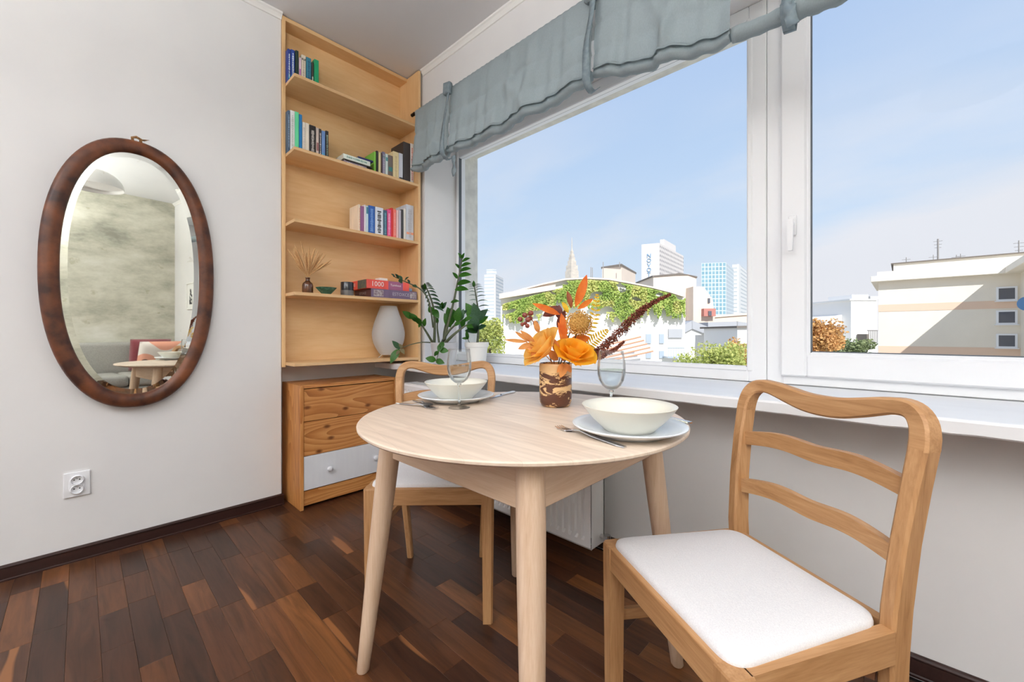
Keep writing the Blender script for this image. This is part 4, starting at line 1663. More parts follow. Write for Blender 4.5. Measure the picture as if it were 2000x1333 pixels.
XT1, XT2, XE = -2.045, -1.005, -0.44
blind_panel(-2.435, XT1 - 0.006, 2.095, 1.3, (0.0, 0.012))
blind_panel(XT1 + 0.004, XT2 - 0.004, 2.098, 4.1, (0.004, 0.013))
blind_panel(XT2 + 0.004, XE, 2.125, 7.7, (0.0, -0.115))


def ribbon(parent, pts, w, mat, name='tie'):
    bm = B()
    pts = spline(pts, 24)
    secs = []
    for i, p in enumerate(pts):
        tw = 0.35 * math.sin(i * 0.5)
        d = Vector((math.cos(tw), math.sin(tw), 0)) * w / 2
        nn = Vector((-math.sin(tw), math.cos(tw), 0)) * 0.0022
        secs.append([p - d - nn, p + d - nn, p + d + nn, p - d + nn])
    sweep(bm, secs)
    return wpart(bm, name, mat, parent, smooth=True)


for xt, w in ((XT1, 0.030), (XT2, 0.034)):
    ribbon(bl, [(xt, YB + 0.014, ZR - 0.05), (xt, YB + 0.006, ZR + 0.014), (xt, YB - 0.02, ZR), (xt + 0.01, YB - 0.045, 2.42), (xt - 0.012, YB - 0.055, 2.28), (xt, YB - 0.075, 2.15),
                (xt, YB - 0.07, 2.1), (xt, YB - 0.03, 2.075), (xt, YB + 0.02, 2.11)], w, BLIND_TIE)
    bm = B()
    box(bm, xt - 0.03, xt + 0.03, YB - 0.05, YB - 0.015, ZR - 0.045, ZR + 0.028, 0.012, 2)
    for v in bm.verts:
        v.co.x += 0.008 * math.sin(v.co.z * 90)
        v.co.y += 0.006 * math.sin(v.co.x * 120)
    wpart(bm, 'tie_knot', BLIND_TIE, bl, smooth=True)
ribbon(bl, [(XT1 + 0.045, YB - 0.02, 2.09), (XT1 + 0.05, YB - 0.022, 2.02), (XT1 + 0.046, YB - 0.02, 1.965)], 0.03, BLIND_TIE, 'tie_tail')

b2 = thing('rolled_blind', 'rolled-up grey-blue linen blind hung across the right window head', 'blind', (0.15, YB, 2.0))
bm = B()
pts, rads = [], []
for i in range(90):
    x = -0.436 + 1.206 * i / 89
    sag = 0.012 * math.sin(x * 9)
    pts.append(Vector((x, 1.585 + 0.004 * math.sin(x * 31), 2.042 + sag * 0.5)))
    rads.append((0.026 if x < -0.27 else 0.034) * (1 + 0.06 * math.sin(x * 120) + 0.08 * mnoise.noise(Vector((x * 30, 0, 2)))))
tube(bm, pts, rads, 18)
wpart(bm, 'linen_roll', BLIND, b2, smooth=True)
for xt in (-0.27, 0.55):
    ribbon(b2, [(xt, YB + 0.083, 2.46), (xt, YB + 0.06, 2.25), (xt, YB - 0.03, 2.085), (xt, YB - 0.058, 2.045), (xt, YB - 0.03, 2.0), (xt, YB + 0.03, 2.03), (xt, YB + 0.083, 2.44)], 0.034, BLIND_TIE)
    ribbon(b2, [(xt + 0.01, YB - 0.055, 2.05), (xt + 0.012, YB - 0.062, 2.0), (xt + 0.02, YB - 0.06, 1.965)], 0.034, BLIND_TIE, 'tie_tail')

# ------------------------------------------------------------------ books
BM_CACHE = {}


def paint(rgb, rough=0.5):
    k = (tuple(rgb), rough)
    if k not in BM_CACHE:
        BM_CACHE[k] = M_plain('printed_cover_%d_%d_%d' % tuple(rgb), rgb, rough, rgb2=tuple(min(255, int(c * 1.06) + 3) for c in rgb), scale=(30, 30, 8))
    return BM_CACHE[k]


PAGES = M_wood('book_pages', [(0.2, (214, 204, 184)), (0.8, (240, 234, 220))], 'Z', 1, 300, 0.9, 0.1, bump=0.0)
XS = -2.585            # where the spines stand


def greek(bm, L0, L1, w, rng, along='z', y0=0.0):
    """worn, unreadable spine lettering as small bars"""
    z = L0
    while z < L1:
        h = rng.uniform(0.004, 0.009)
        if z + h > L1:
            break
        ww = w * rng.uniform(0.5, 1.0)
        yy = y0 + rng.uniform(-0.1, 0.1) * (w - ww)
        vs = [bm.verts.new(p) for p in ((0.0004, yy - ww / 2, z), (0.0004, yy + ww / 2, z), (0.0004, yy + ww / 2, z + h), (0.0004, yy - ww / 2, z + h))]
        bm.faces.new(vs)
        z += h + rng.uniform(0.0015, 0.004)


def book(label, th, h, dep, rgb, loc, rotz=0.0, lean=0.0, mark=None, band=None, group='books', seed=1, lying=False):
    """upright: spine faces +x, thickness along y, height z. Cover is a wrapped board, the page block sits inside."""
    t = thing('book', label, 'book', loc, rotz, group)
    if lying:
        t.rotation_euler = (PI / 2 * -1, 0, rotz)
    if lean:
        t.rotation_euler = (lean, 0, rotz)
    bt = min(0.0016, th * 0.12)
    bm = B()
    secs = []
    r = 0.002
    outer = [(-dep, -th / 2), (-r, -th / 2), (0, -th / 2 + r), (0, th / 2 - r), (-r, th / 2), (-dep, th / 2)]
    inner = [(-dep, th / 2 - bt), (-bt - r, th / 2 - bt), (-bt - r, -th / 2 + bt), (-dep, -th / 2 + bt)]
    ring = outer + inner
    for z in (0.0, h):
        secs.append([Vector((x, y_, z)) for x, y_ in ring])
    sweep(bm, secs)
    cv = finish(bm, 'cover', paint(rgb), t)
    bm = B()
    box(bm, -dep + 0.004, -bt - r, -th / 2 + bt, th / 2 - bt, 0.003, h - 0.003)
    finish(bm, 'pages', PAGES, t)
    rng = random.Random(seed)
    if band:
        bz0, bz1, brgb = band
        bm = B()
        vs = [bm.verts.new(p) for p in ((0.0002, -th / 2 + r, h * bz0), (0.0002, th / 2 - r, h * bz0), (0.0002, th / 2 - r, h * bz1), (0.0002, -th / 2 + r, h * bz1))]
        bm.faces.new(vs)
        finish(bm, 'spine_band', paint(brgb), cv)
    if mark:
        bm = B()
        greek(bm, h * 0.12, h * 0.9, th * 0.5, rng)
        if len(bm.faces):
            finish(bm, 'spine_print', paint(mark), cv)
        else:
            bm.free()
    return t


def row(shelf_z, items, group, x=XS, dep=0.13):
    for i, it in enumerate(items):
        label, pa, pb, ptop, rgb = it[:5]
        kw = it[5] if len(it) > 5 else {}
        xx = kw.get('x', x)
        ya, da = PX(pa, xx)
        yb, db = PX(pb, xx)
        ya, yb = max(ya, 0.8295), min(yb, 1.6443)
        z = CAM_H + (HORIZON - ptop) / FPX * (da + db) / 2
        book(label, (yb - ya) - 0.0006, z - shelf_z, kw.get('dep', dep), rgb, (xx, (ya + yb) / 2, shelf_z + 0.0003), 0, kw.get('lean', 0.0),
             kw.get('mark'), kw.get('band'), group, 100 + i)


row(SHELF_Z[0], [
    ('dark blue book with white lettering at the left end of the top shelf', 562, 568, 96, (40, 62, 140), {'mark': (214, 226, 240), 'band': (0, 0.24, (22, 120, 160))}),
    ('blue and white book, second from left on the top shelf', 568.5, 576, 97.5, (44, 74, 158), {'mark': (220, 232, 244), 'band': (0, 0.22, (40, 150, 200))}),
    ('dark green book on the top shelf', 577.5, 583.5, 99, (34, 56, 48)),
    ('pink and white thin book on the top shelf', 584.2, 588.6, 113, (222, 196, 212), {'band': (0, 0.6, (176, 108, 172))}),
    ('cream book with dark dot on the top shelf', 589, 597.5, 108, (224, 214, 196), {'band': (0.84, 0.9, (70, 60, 60)), 'mark': (180, 168, 150)}),
    ('teal paperback on the top shelf', 598.5, 608, 113, (54, 128, 152), {'mark': (30, 84, 120)}),
    ('dark slim book leaning beside the green one on the top shelf', 609, 612.6, 122, (66, 62, 54), {'band': (0.3, 0.5, (200, 216, 200))}),
    ('bright green book at the right end of the top shelf row', 614, 623, 117, (28, 160, 108), {'band': (0.0, 0.3, (90, 206, 160))}),
], 'books on the top shelf')
row(SHELF_Z[1], [
    ('slate grey-blue book at the left end of the second shelf', 560, 566.5, 215.5, (70, 92, 116), {'mark': (150, 172, 196)}),
    ('tall white book on the second shelf', 567, 576, 216.5, (232, 234, 236), {'mark': (196, 200, 194)}),
    ('mint green book on the second shelf', 576.4, 584, 219, (104, 220, 164)),
    ('bright blue book beside the mint green one', 584.5, 590.4, 224, (20, 118, 184)),
    ('cream paperback, left of the cream pair on the second shelf', 590.9, 597, 239, (230, 224, 212), {'mark': (190, 178, 176)}),
    ('cream paperback, right of the cream pair on the second shelf', 597.3, 604, 241, (234, 226, 212)),
    ('thick black book with white lettering on the second shelf', 604.6, 617, 245.5, (40, 37, 37), {'mark': (196, 192, 188)}),
    ('grey and pink slim book on the second shelf', 617.6, 623, 250, (206, 190, 182), {'band': (0.3, 0.55, (150, 100, 100))}),
    ('slim black book with white title on the second shelf', 623.5, 628, 252, (44, 40, 44), {'mark': (226, 220, 220)}),
    ('light blue book on the second shelf', 628.5, 635.4, 256, (112, 146, 200), {'band': (0, 0.3, (90, 160, 204))}),
    ('black book with small print at the end of the left group', 636, 642, 256, (38, 38, 46), {'mark': (150, 170, 150)}),
], 'books at the left of the second shelf')
row(SHELF_Z[1], [
    ('lime green slim book beside the lying stack', 731, 734.5, 296.5, (128, 196, 76)),
    ('black slim book with worn top on the second shelf', 735.2, 739, 295, (40, 36, 36)),
    ('pale yellow slim book on the second shelf', 739.5, 744, 297.5, (222, 210, 160)),
    ('dark brown slim book on the second shelf', 744.3, 747, 299, (74, 56, 56)),
    ('purple-grey book on the second shelf', 747.3, 752.5, 297, (128, 120, 150), {'mark': (206, 204, 214), 'band': (0.75, 0.85, (40, 90, 96))}),
    ('white and teal book on the second shelf', 753, 758, 301, (208, 222, 220), {'band': (0.7, 0.86, (86, 150, 156))}),
    ('brown spotted book on the second shelf', 758.4, 767, 304, (116, 104, 100), {'band': (0.32, 0.5, (60, 130, 128))}),
    ('thick cream book on the second shelf', 768, 779, 297, (230, 214, 168), {'mark': (206, 186, 140)}),
    ('pale grey-blue book beside the thick cream one', 779.4, 787, 300, (206, 210, 222), {'band': (0.0, 0.16, (46, 48, 56))}),
    ('big black binder on the second shelf', 788, 801.5, 279, (58, 52, 52), {'dep': 0.165}),
    ('tall white book beside the black binder', 802, 808, 281, (232, 226, 222), {'mark': (210, 130, 120)}),
], 'books at the right of the second shelf', x=-2.53)


def lying_book(label, pa, pb, th, z0, rgb, mark, group, dep=0.14, seed=3, x=-2.51):
    ya, _ = PX(pa, x)
    yb, _ = PX(pb, x)
    t = book(label, th, yb - ya, dep, rgb, (x, ya, z0 + th / 2), 0, 0, mark, None, group, seed)
    t.rotation_euler = (-PI / 2, 0, 0)
    return t


lying_book('purple and white book lying at the bottom of the stack', 672, 716, 0.022, SHELF_Z[1] + 0.0005, (150, 132, 150), (232, 230, 234), 'lying books on the second shelf', seed=5)
lying_book('black slim book lying in the middle of the stack', 674, 727, 0.010, SHELF_Z[1] + 0.023, (44, 40, 40), None, 'lying books on the second shelf', seed=6)
lying_book('white book with green title lying on top of the stack', 671, 723, 0.030, SHELF_Z[1] + 0.0335, (228, 236, 228), (120, 160, 150), 'lying books on the second shelf', seed=8)
lying_book('navy blue book lying flat across the end of the stack', 700, 729, 0.012, SHELF_Z[1] + 0.064, (44, 48, 100), None, 'lying books on the second shelf', seed=9)

row(SHELF_Z[2], [
    ('cream book with orange print at the left end of the third shelf', 700.5, 703.8, 399.5, (234, 220, 200), {'dep': 0.13, 'mark': (226, 150, 120)}),
    ('purple book on the third shelf', 704.3, 711, 403, (146, 92, 136)),
    ('white slim book beside the purple one', 711.3, 714.6, 400.5, (236, 230, 236)),
    ('white and teal patterned book on the third shelf', 715, 719.6, 402.5, (206, 226, 232), {'band': (0.72, 0.96, (60, 130, 150))}),
    ('thick blue book on the third shelf', 720, 732.4, 402.5, (40, 92, 172), {'mark': (120, 160, 214)}),
    ('thick white book with bold black lettering on the third shelf', 733, 748.6, 405.5, (224, 230, 240), {'mark': (36, 36, 40)}),
    ('dark teal dotted book on the third shelf', 749.2, 756, 411, (62, 92, 112), {'mark': (110, 160, 176)}),
    ('pink book on the third shelf', 756.5, 764, 409.5, (226, 82, 140), {'mark': (246, 180, 206)}),
    ('red book on the third shelf', 764.3, 768, 406.5, (218, 50, 48)),
    ('coral book on the third shelf', 768.3, 774, 409.5, (240, 122, 110), {'mark': (246, 170, 160)}),
    ('pale pink slim book on the third shelf', 774.3, 778.5, 411, (236, 198, 196)),
    ('grey book with pale cover on the third shelf', 779, 783.5, 411, (196, 190, 200)),
    ('charcoal slim book on the third shelf', 784, 788, 409.5, (62, 60, 64)),
    ('white slim book near the right end of the third shelf', 788.4, 793, 408, (226, 222, 216)),
    ('pale blue-grey wide book at the right end of the third shelf', 793.5, 808, 401, (206, 214, 226), {'band': (0.2, 0.26, (232, 160, 130)), 'mark': (182, 186, 196)}),
], 'books on the third shelf', x=-2.53, dep=0.14)

# ------------------------------------------------------------------ other things on the shelves
def shelf_pt(px, x):
    y_, d = PX(px, x)
    return Vector((x, y_, 0)), d


Z4 = SHELF_Z[3]
BROWN_GLASS = M_plain('brown_bottle_glass', (74, 40, 18), 0.08, spec=0.6, rgb2=(96, 54, 24), scale=(20, 20, 20), coat=0.5)
p0, d0 = shelf_pt(601, -2.56)
bt = thing('bottle_vase', 'small brown glass bottle on the fourth shelf', 'vase', (p0.x, p0.y, Z4))
bm = B()
lathe(bm, [(0, 0), (0.028, 0), (0.030, 0.003), (0.030, 0.05), (0.027, 0.062), (0.016, 0.072), (0.0115, 0.078), (0.0115, 0.09), (0.0135, 0.0915), (0.0135, 0.0965), (0.0095, 0.0965), (0.0095, 0.07), (0, 0.07)], 40)
finish(bm, 'bottle_body', BROWN_GLASS, bt, smooth=True)
GRASS = M_plain('dried_wheat_straw', (216, 172, 120), 0.8, rgb2=(196, 146, 96), scale=(200, 200, 200))
dg = thing('dried_grass_bunch', 'fan of dried straw coloured grass ears in the brown bottle', 'dried grass', (p0.x, p0.y, Z4 + 0.09))
rr = random.Random(21)
for k in range(46):
    a = rr.uniform(-1.05, 1.05)
    el = rr.uniform(0.1, 0.22) * (1 - 0.18 * abs(a))
    dp = rr.uniform(-0.35, 0.5)
    dirv = Vector((dp * 0.5, math.sin(a) * 0.72, math.cos(a))).normalized()
    bm = B()
    base = Vector((0, 0, -0.055))
    mid = Vector((dirv.x * 0.01, dirv.y * 0.008, 0.012))
    tip_ = mid + dirv * el
    pts = spline([base, mid, mid + dirv * el * 0.55 + Vector((0, 0, 0.004)), tip_], 12)
    tube(bm, pts, [0.0011] * 6 + [0.0018, 0.0038, 0.0046, 0.0042, 0.003, 0.0006], 5)
    finish(bm, 'grass_ear', GRASS, dg, smooth=True)

GREEN_CER = M_plain('dark_green_glaze', (40, 78, 62), 0.25, rgb2=(74, 118, 96), scale=(40, 40, 60), spec=0.6)
p0, d0 = shelf_pt(637.5, -2.53)
gb = thing('green_bowl', 'small dark green glazed bowl on the fourth shelf', 'bowl', (p0.x, p0.y, Z4))
bm = B()
lathe(bm, [(0, 0), (0.024, 0), (0.027, 0.004), (0.044, 0.022), (0.060, 0.040), (0.061, 0.042), (0.058, 0.041), (0.042, 0.026), (0.024, 0.010), (0, 0.008)], 7)
finish(bm, 'bowl_body', GREEN_CER, gb, auto=25)
JAR = M_plain('smoked_black_glass', (44, 44, 50), 0.12, spec=0.6)
JAR_LABEL = M_plain('grey_candle_wax', (110, 106, 104), 0.4)
p0, d0 = shelf_pt(678, -2.55)
cj = thing('candle_jar', 'black glass candle jar beside the puzzle boxes', 'candle', (p0.x, p0.y, Z4))
bm = B()
lathe(bm, [(0, 0), (0.037, 0), (0.0385, 0.003), (0.0385, 0.086), (0.0375, 0.088), (0.036, 0.086), (0.036, 0.04), (0, 0.04)], 40)
finish(bm, 'jar', JAR, cj, auto=40)
bm = B()
lathe(bm, [(0.0387, 0.004), (0.0387, 0.036), (0.0384, 0.036), (0.0384, 0.004)], 40)
finish(bm, 'wax_level', JAR_LABEL, cj, auto=40)


def letter(parent, s, size, loc, mat, name='lettering'):
    me = text_mesh(s, size)
    me.materials.append(mat)
    o = bpy.data.objects.new(name, me)
    COL.objects.link(o)
    o.parent = parent
    # text faces +x: local x of the text -> +y, local y -> +z
    o.matrix_basis = Matrix.Translation(loc) @ Matrix(((0, 0, 1, 0), (1, 0, 0, 0), (0, 1, 0, 0), (0, 0, 0, 1)))
    return o


def letter_side(parent, s, size, loc, mat, name='lettering'):
    """text on the face looking towards -y"""
    me = text_mesh(s, size)
    me.materials.append(mat)
    o = bpy.data.objects.new(name, me)
    COL.objects.link(o)
    o.parent = parent
    o.matrix_basis = Matrix.Translation(loc) @ Matrix(((1, 0, 0, 0), (0, 0, -1, 0), (0, 1, 0, 0), (0, 0, 0, 1)))
    return o


RED = paint((226, 84, 72))
MAUVE = paint((158, 92, 124))
PURP = paint((112, 92, 118))
DBROWN = paint((78, 46, 48))
LETW = M_plain('white_print', (240, 232, 228), 0.5)
LETG = M_plain('grey_print', (192, 186, 192), 0.5)
OLIVE = M_plain('olive_picture_print', (112, 112, 84), 0.5, rgb2=(70, 84, 92), scale=(50, 50, 50))
PIC = M_plain('pale_picture_print', (190, 180, 178), 0.5, rgb2=(128, 104, 116), scale=(60, 60, 60))
bxm = thing('lower_puzzle_box', 'purple-brown puzzle box at the bottom of the pair', 'box', (-2.60, 1.465, Z4))
bm = B()
box(bm, -0.115, 0.115, -0.172, 0.172, 0.0004, 0.057, 0.001, 1)
o = finish(bm, 'box_body', [PURP, DBROWN], bxm)
for p in o.data.polygons:
    if p.normal.y < -0.9:
        p.material_index = 1
letter(bxm, 'ESTOXCE', 0.030, (0.1153, 0.045, 0.029), LETG)
letter_side(bxm, 'ESTOXCE', 0.022, (0.0, -0.1723, 0.03), LETG)
bm = B()
box(bm, 0.1148, 0.1153, -0.155, -0.085, 0.008, 0.05)
finish(bm, 'box_picture', PIC, bxm)
bm = B()
box(bm, 0.1148, 0.1153, 0.115, 0.168, 0.008, 0.05)
finish(bm, 'box_picture', PIC, bxm)
bxu = thing('upper_puzzle_box', 'red and mauve puzzle box reading 1000 on top of the pair', 'box', (-2.605, 1.425, Z4 + 0.0572))
bm = B()
box(bm, -0.112, 0.112, -0.155, 0.155, 0.0003, 0.058, 0.001, 1)
finish(bm, 'box_body', RED, bxu)
bm = B()
box(bm, 0.1118, 0.1124, -0.005, 0.105, 0.001, 0.0575)
finish(bm, 'box_panel', MAUVE, bxu)
bm = B()
box(bm, -0.02, 0.1, -0.1554, -0.1548, 0.001, 0.0575)
finish(bm, 'box_picture', OLIVE, bxu)
letter(bxu, '1000', 0.046, (0.1127, -0.083, 0.030), LETW)
letter(bxu, 'Turnhout', 0.021, (0.1129, 0.05, 0.032), LETW)
letter_side(bxu, '00', 0.034, (-0.07, -0.1557, 0.03), LETW)
bm = B()
box(bm, -0.03, 0.03, -0.03, 0.03, 0, 0.018, 0.003)
o = finish(bm, 'white_box', M_plain('white_card', (236, 234, 226), 0.7))
o.location = (-2.54, 1.395, Z4 + 0.1155)
tag(o, 'tiny white box lying on top of the puzzle boxes', 'box')
bm = B()
bmesh.ops.create_icosphere(bm, subdivisions=2, radius=0.02)
for v in bm.verts:
    v.co.z = max(v.co.z * 0.85, -0.012) + 0.012
    v.co.x *= 1.15
o = finish(bm, 'blue_stone', M_plain('pale_blue_stone', (150, 180, 208), 0.35, rgb2=(120, 154, 190), scale=(60, 60, 60)))
o.location = (-2.53, 1.605, Z4 + 0.0575)
tag(o, 'small pale blue stone on the right end of the purple box', 'stone')

# paper lamp (unlit)
PAPER = M_plain('white_rice_paper', (248, 247, 246), 0.9, spec=0.1, trans=0.3)
pl = thing('paper_table_lamp', 'white ribbed paper table lamp on the lowest shelf', 'lamp', (-2.60, 1.482, 0.8295))
bm = B()
key = [(0.0, 0.055), (0.03, 0.076), (0.08, 0.100), (0.13, 0.1095), (0.17, 0.107), (0.23, 0.092), (0.29, 0.070), (0.336, 0.055)]
kspl = spline([(r_, z_, 0) for z_, r_ in key], 300)
prof = []
n = 67
for i in range(n):
    z = 0.336 * i / (n - 1)
    rr0 = min(kspl, key=lambda v: abs(v.y - z)).x
    prof.append((rr0 + (0.0012 if i % 2 else -0.0006), 0.022 + z))
lathe(bm, prof, 48)
bmesh.ops.solidify(bm, geom=bm.faces[:], thickness=0.0008)
finish(bm, 'paper_shade', PAPER, pl, smooth=True)
WIRE = M_plain('white_wire', (230, 226, 218), 0.5)
for k in range(3):
    a = k * 2 * PI / 3 + 0.5
    bm = B()
    tube(bm, [(0.046 * math.cos(a), 0.046 * math.sin(a), 0.024), (0.075 * math.cos(a), 0.075 * math.sin(a), 0.002)], 0.0022, 6)
    finish(bm, 'foot', WIRE, pl, smooth=True)
bm = B()
lathe(bm, [(0.047, 0.02), (0.049, 0.02), (0.049, 0.024), (0.047, 0.024), (0.047, 0.02)], 32)
finish(bm, 'wire_ring', WIRE, pl)

# ------------------------------------------------------------------ plants on the sill
LEAF_G = M_plain('glossy_green_leaf', (92, 152, 56), 0.32, rgb2=(62, 120, 46), scale=(30, 30, 30), spec=0.5, trans=0.4)
LEAF_D = M_plain('dark_glossy_leaf', (62, 106, 68), 0.3, rgb2=(92, 132, 98), scale=(30, 30, 30), spec=0.6, trans=0.25)
LEAF_DRY = M_plain('dry_grey_leaf', (150, 140, 104), 0.8)
STALK = M_plain('grey_green_stalk', (92, 96, 74), 0.5, rgb2=(76, 88, 60), scale=(60, 60, 60))
SOIL = M_plain('dark_potting_soil', (54, 36, 28), 0.95, rgb2=(84, 56, 42), scale=(120, 120, 120), bump=0.8)
POT_G = M_plain('pale_grey_pot', (206, 206, 208), 0.5, rgb2=(194, 194, 198), scale=(8, 8, 8))
POT_W = M_plain('white_ribbed_pot', (236, 233, 226), 0.5)


def leaf_mesh(name, mat, fold=0.18):
    """unit leaf: base at the origin, tip at +y, faces +z"""
    bm = B()
    n_ = 9
    rows_ = []
    for i in range(n_):
        t_ = i / (n_ - 1)
        w = 0.23 * math.sin(PI * t_ ** 0.85) ** 0.85 if 0 < t_ < 1 else 0.004
        zc = 0.07 * math.sin(PI * t_) - 0.06 * t_ * t_
        rows_.append((bm.verts.new((-w, t_, zc + w * fold)), bm.verts.new((0, t_, zc)), bm.verts.new((w, t_, zc + w * fold))))
    for a, b_ in zip(rows_, rows_[1:]):
        bm.faces.new((a[0], a[1], b_[1], b_[0]))
        bm.faces.new((a[1], a[2], b_[2], b_[1]))
    bmesh.ops.solidify(bm, geom=bm.faces[:], thickness=0.006)
    me = bpy.data.meshes.new(name)
    bmesh.ops.recalc_face_normals(bm, faces=bm.faces)
    bm.to_mesh(me)
    bm.free()
    me.polygons.foreach_set('use_smooth', [True] * len(me.polygons))
    me.materials.append(mat)
    return me


LM_G, LM_D, LM_DRY = leaf_mesh('leaf', LEAF_G), leaf_mesh('leaf', LEAF_D), leaf_mesh('leaf', LEAF_DRY)


def put_leaf(parent, me, base, tip, face, width=1.0):
    base, tip = Vector(base), Vector(tip)
    y_ = tip - base
    ln = y_.length
    y_.normalize()
    z_ = Vector(face)
    z_ = (z_ - y_ * z_.dot(y_)).normalized()
    x_ = y_.cross(z_)
    R = Matrix((x_, y_, z_)).transposed().to_4x4()
    o = bpy.data.objects.new('leaf', me)
    COL.objects.link(o)
    o.parent = parent
    o.matrix_basis = basis(parent).inverted() @ (Matrix.Translation(base) @ R @ Matrix.Diagonal((ln * width, ln, ln, 1)))
    return o


def pot(parent, prof_, mat, seg=40, soil=None):
    bm = B()
    lathe(bm, prof_, seg)
    finish(bm, 'pot', mat, parent, auto=30)
    bm = B()
    lathe(bm, [(0, soil[1] + 0.004), (soil[0] * 0.5, soil[1] + 0.007), (soil[0], soil[1])], 24)
    finish(bm, 'soil', SOIL, parent, smooth=True)


ZD = 2.653
zz = P(868, 700, ZD)
zp = thing('potted_houseplant', 'leafy green houseplant in a pale grey pot beside the bookcase', 'potted plant', (zz.x, zz.y, ZS))
pot(zp, [(0, 0), (0.066, 0), (0.069, 0.003), (0.088, 0.143), (0.090, 0.146), (0.087, 0.148), (0.083, 0.143), (0.08, 0.12), (0, 0.12)], POT_G, soil=(0.082, 0.130))


def zs(px, py, dd=0.0):
    return P(px, py, ZD + dd)


rr = random.Random(4)


def plant_stem(parent, pts, r0, r1, mat=STALK, n_=18):
    pp = spline(pts, n_)
    bm = B()
    tube(bm, pp, [r0 + (r1 - r0) * i / (n_ - 1) for i in range(n_)], 8)
    wpart(bm, 'stem', mat, parent, smooth=True)
    return pp


# tall stem with big leaves to the right
pp = plant_stem(zp, [zs(866, 676), zs(873, 640, 0.0), zs(886, 590, 0.0), zs(900, 520, 0.02), zs(903, 498, 0.02)], 0.011, 0.003)
for (bx, by, tx, ty, dd) in ((888, 566, 915, 565, 0.0), (892, 556, 920, 550, 0.0), (895, 540, 921, 536, 0.01), (898, 530, 920, 524, 0.01), (900, 521, 920, 514, 0.015), (902, 512, 918, 504, 0.02), (903, 506, 907, 494, 0.02),
                             (902, 506, 895, 494, 0.02), (880, 591, 897, 588, 0.0), (898, 525, 889, 515, 0.03), (894, 545, 884, 532, 0.03)):
    put_leaf(zp, LM_G, zs(bx, by, dd), zs(tx, ty, dd - 0.02), VIEW * 0.75 + Vector((0, 0, 0.55)), 1.05)
# left dark stem with fine overlapping leaves
pp = plant_stem(zp, [zs(848, 672), zs(849, 630, -0.02), zs(845, 595, -0.03), zs(834, 565, -0.04), zs(828, 556, -0.04)], 0.010, 0.003)
for k, i in enumerate(range(8, 18)):
    p = pp[i]
    ln = 0.085 * (1 - 0.05 * k)
    put_leaf(zp, LM_D, p, p + RGT * ln * 0.85 + Vector((0, 0, -0.35 * ln + 0.03 * k / 10)) + FWD * -0.02, VIEW * 0.5 + Vector((0, 0, 0.9)), 0.85)
    put_leaf(zp, LM_D, p, p - RGT * ln * 0.45 + Vector((0, 0, -0.02)) + FWD * 0.05, VIEW * 0.5 + Vector((0, 0, 0.9)), 0.8)
put_leaf(zp, LM_G, zs(831, 566, -0.04), zs(829, 553, -0.05), VIEW + Vector((0, 0, 0.2)), 1.1)
put_leaf(zp, LM_G, zs(845, 612, -0.03), zs(838, 598, -0.05), VIEW + Vector((0, 0, 0.2)), 1.6)
put_leaf(zp, LM_G, zs(846, 605, -0.03), zs(857, 621, -0.06), VIEW + Vector((0, 0, 0.2)), 1.3)
# long stem bending left in front of the shelf
pp = plant_stem(zp, [zs(846, 640, -0.05), zs(838, 590, -0.1), zs(822, 566, -0.14), zs(795, 552, -0.2), zs(768, 540, -0.24)], 0.006, 0.002)
for (bx, by, tx, ty, dd) in ((772, 542, 764, 535, -0.24), (779, 545, 772, 535, -0.23), (786, 548, 778, 538, -0.22), (790, 550, 798, 541, -0.21), (780, 546, 785, 554, -0.23), (806, 557, 814, 562, -0.17), (800, 555, 796, 546, -0.19)):
    put_leaf(zp, LM_D, zs(bx, by, dd), zs(tx, ty, dd - 0.02), VIEW * 0.7 + Vector((0, 0, 0.7)), 1.3)
# stem to the left with a folded leaf cluster
pp = plant_stem(zp, [zs(845, 670), zs(832, 648, -0.04), zs(822, 634, -0.06), zs(806, 622, -0.08)], 0.0085, 0.003)
for (bx, by, tx, ty) in ((806, 623, 786, 608), (816, 629, 800, 612), (824, 634, 808, 620), (828, 638, 831, 622), (822, 632, 818, 640)):
    put_leaf(zp, LM_G, zs(bx, by, -0.06), zs(tx, ty, -0.09), VIEW * 0.8 + Vector((0, 0, 0.4)), 1.1)
# thin stem lying to the left with a drying tip
pp = plant_stem(zp, [zs(846, 670), zs(826, 669, -0.06), zs(804, 673, -0.1), zs(784, 680, -0.14)], 0.004, 0.002)
for (bx, by, tx, ty, me_) in ((782, 682, 766, 666, LM_D), (780, 682, 762, 710, LM_G), (784, 681, 790, 692, LM_DRY), (781, 684, 774, 694, LM_DRY), (786, 680, 779, 672, LM_DRY)):
    put_leaf(zp, me_, zs(bx, by, -0.14), zs(tx, ty, -0.17), VIEW * 0.9 + Vector((0, 0, 0.3)), 1.0)
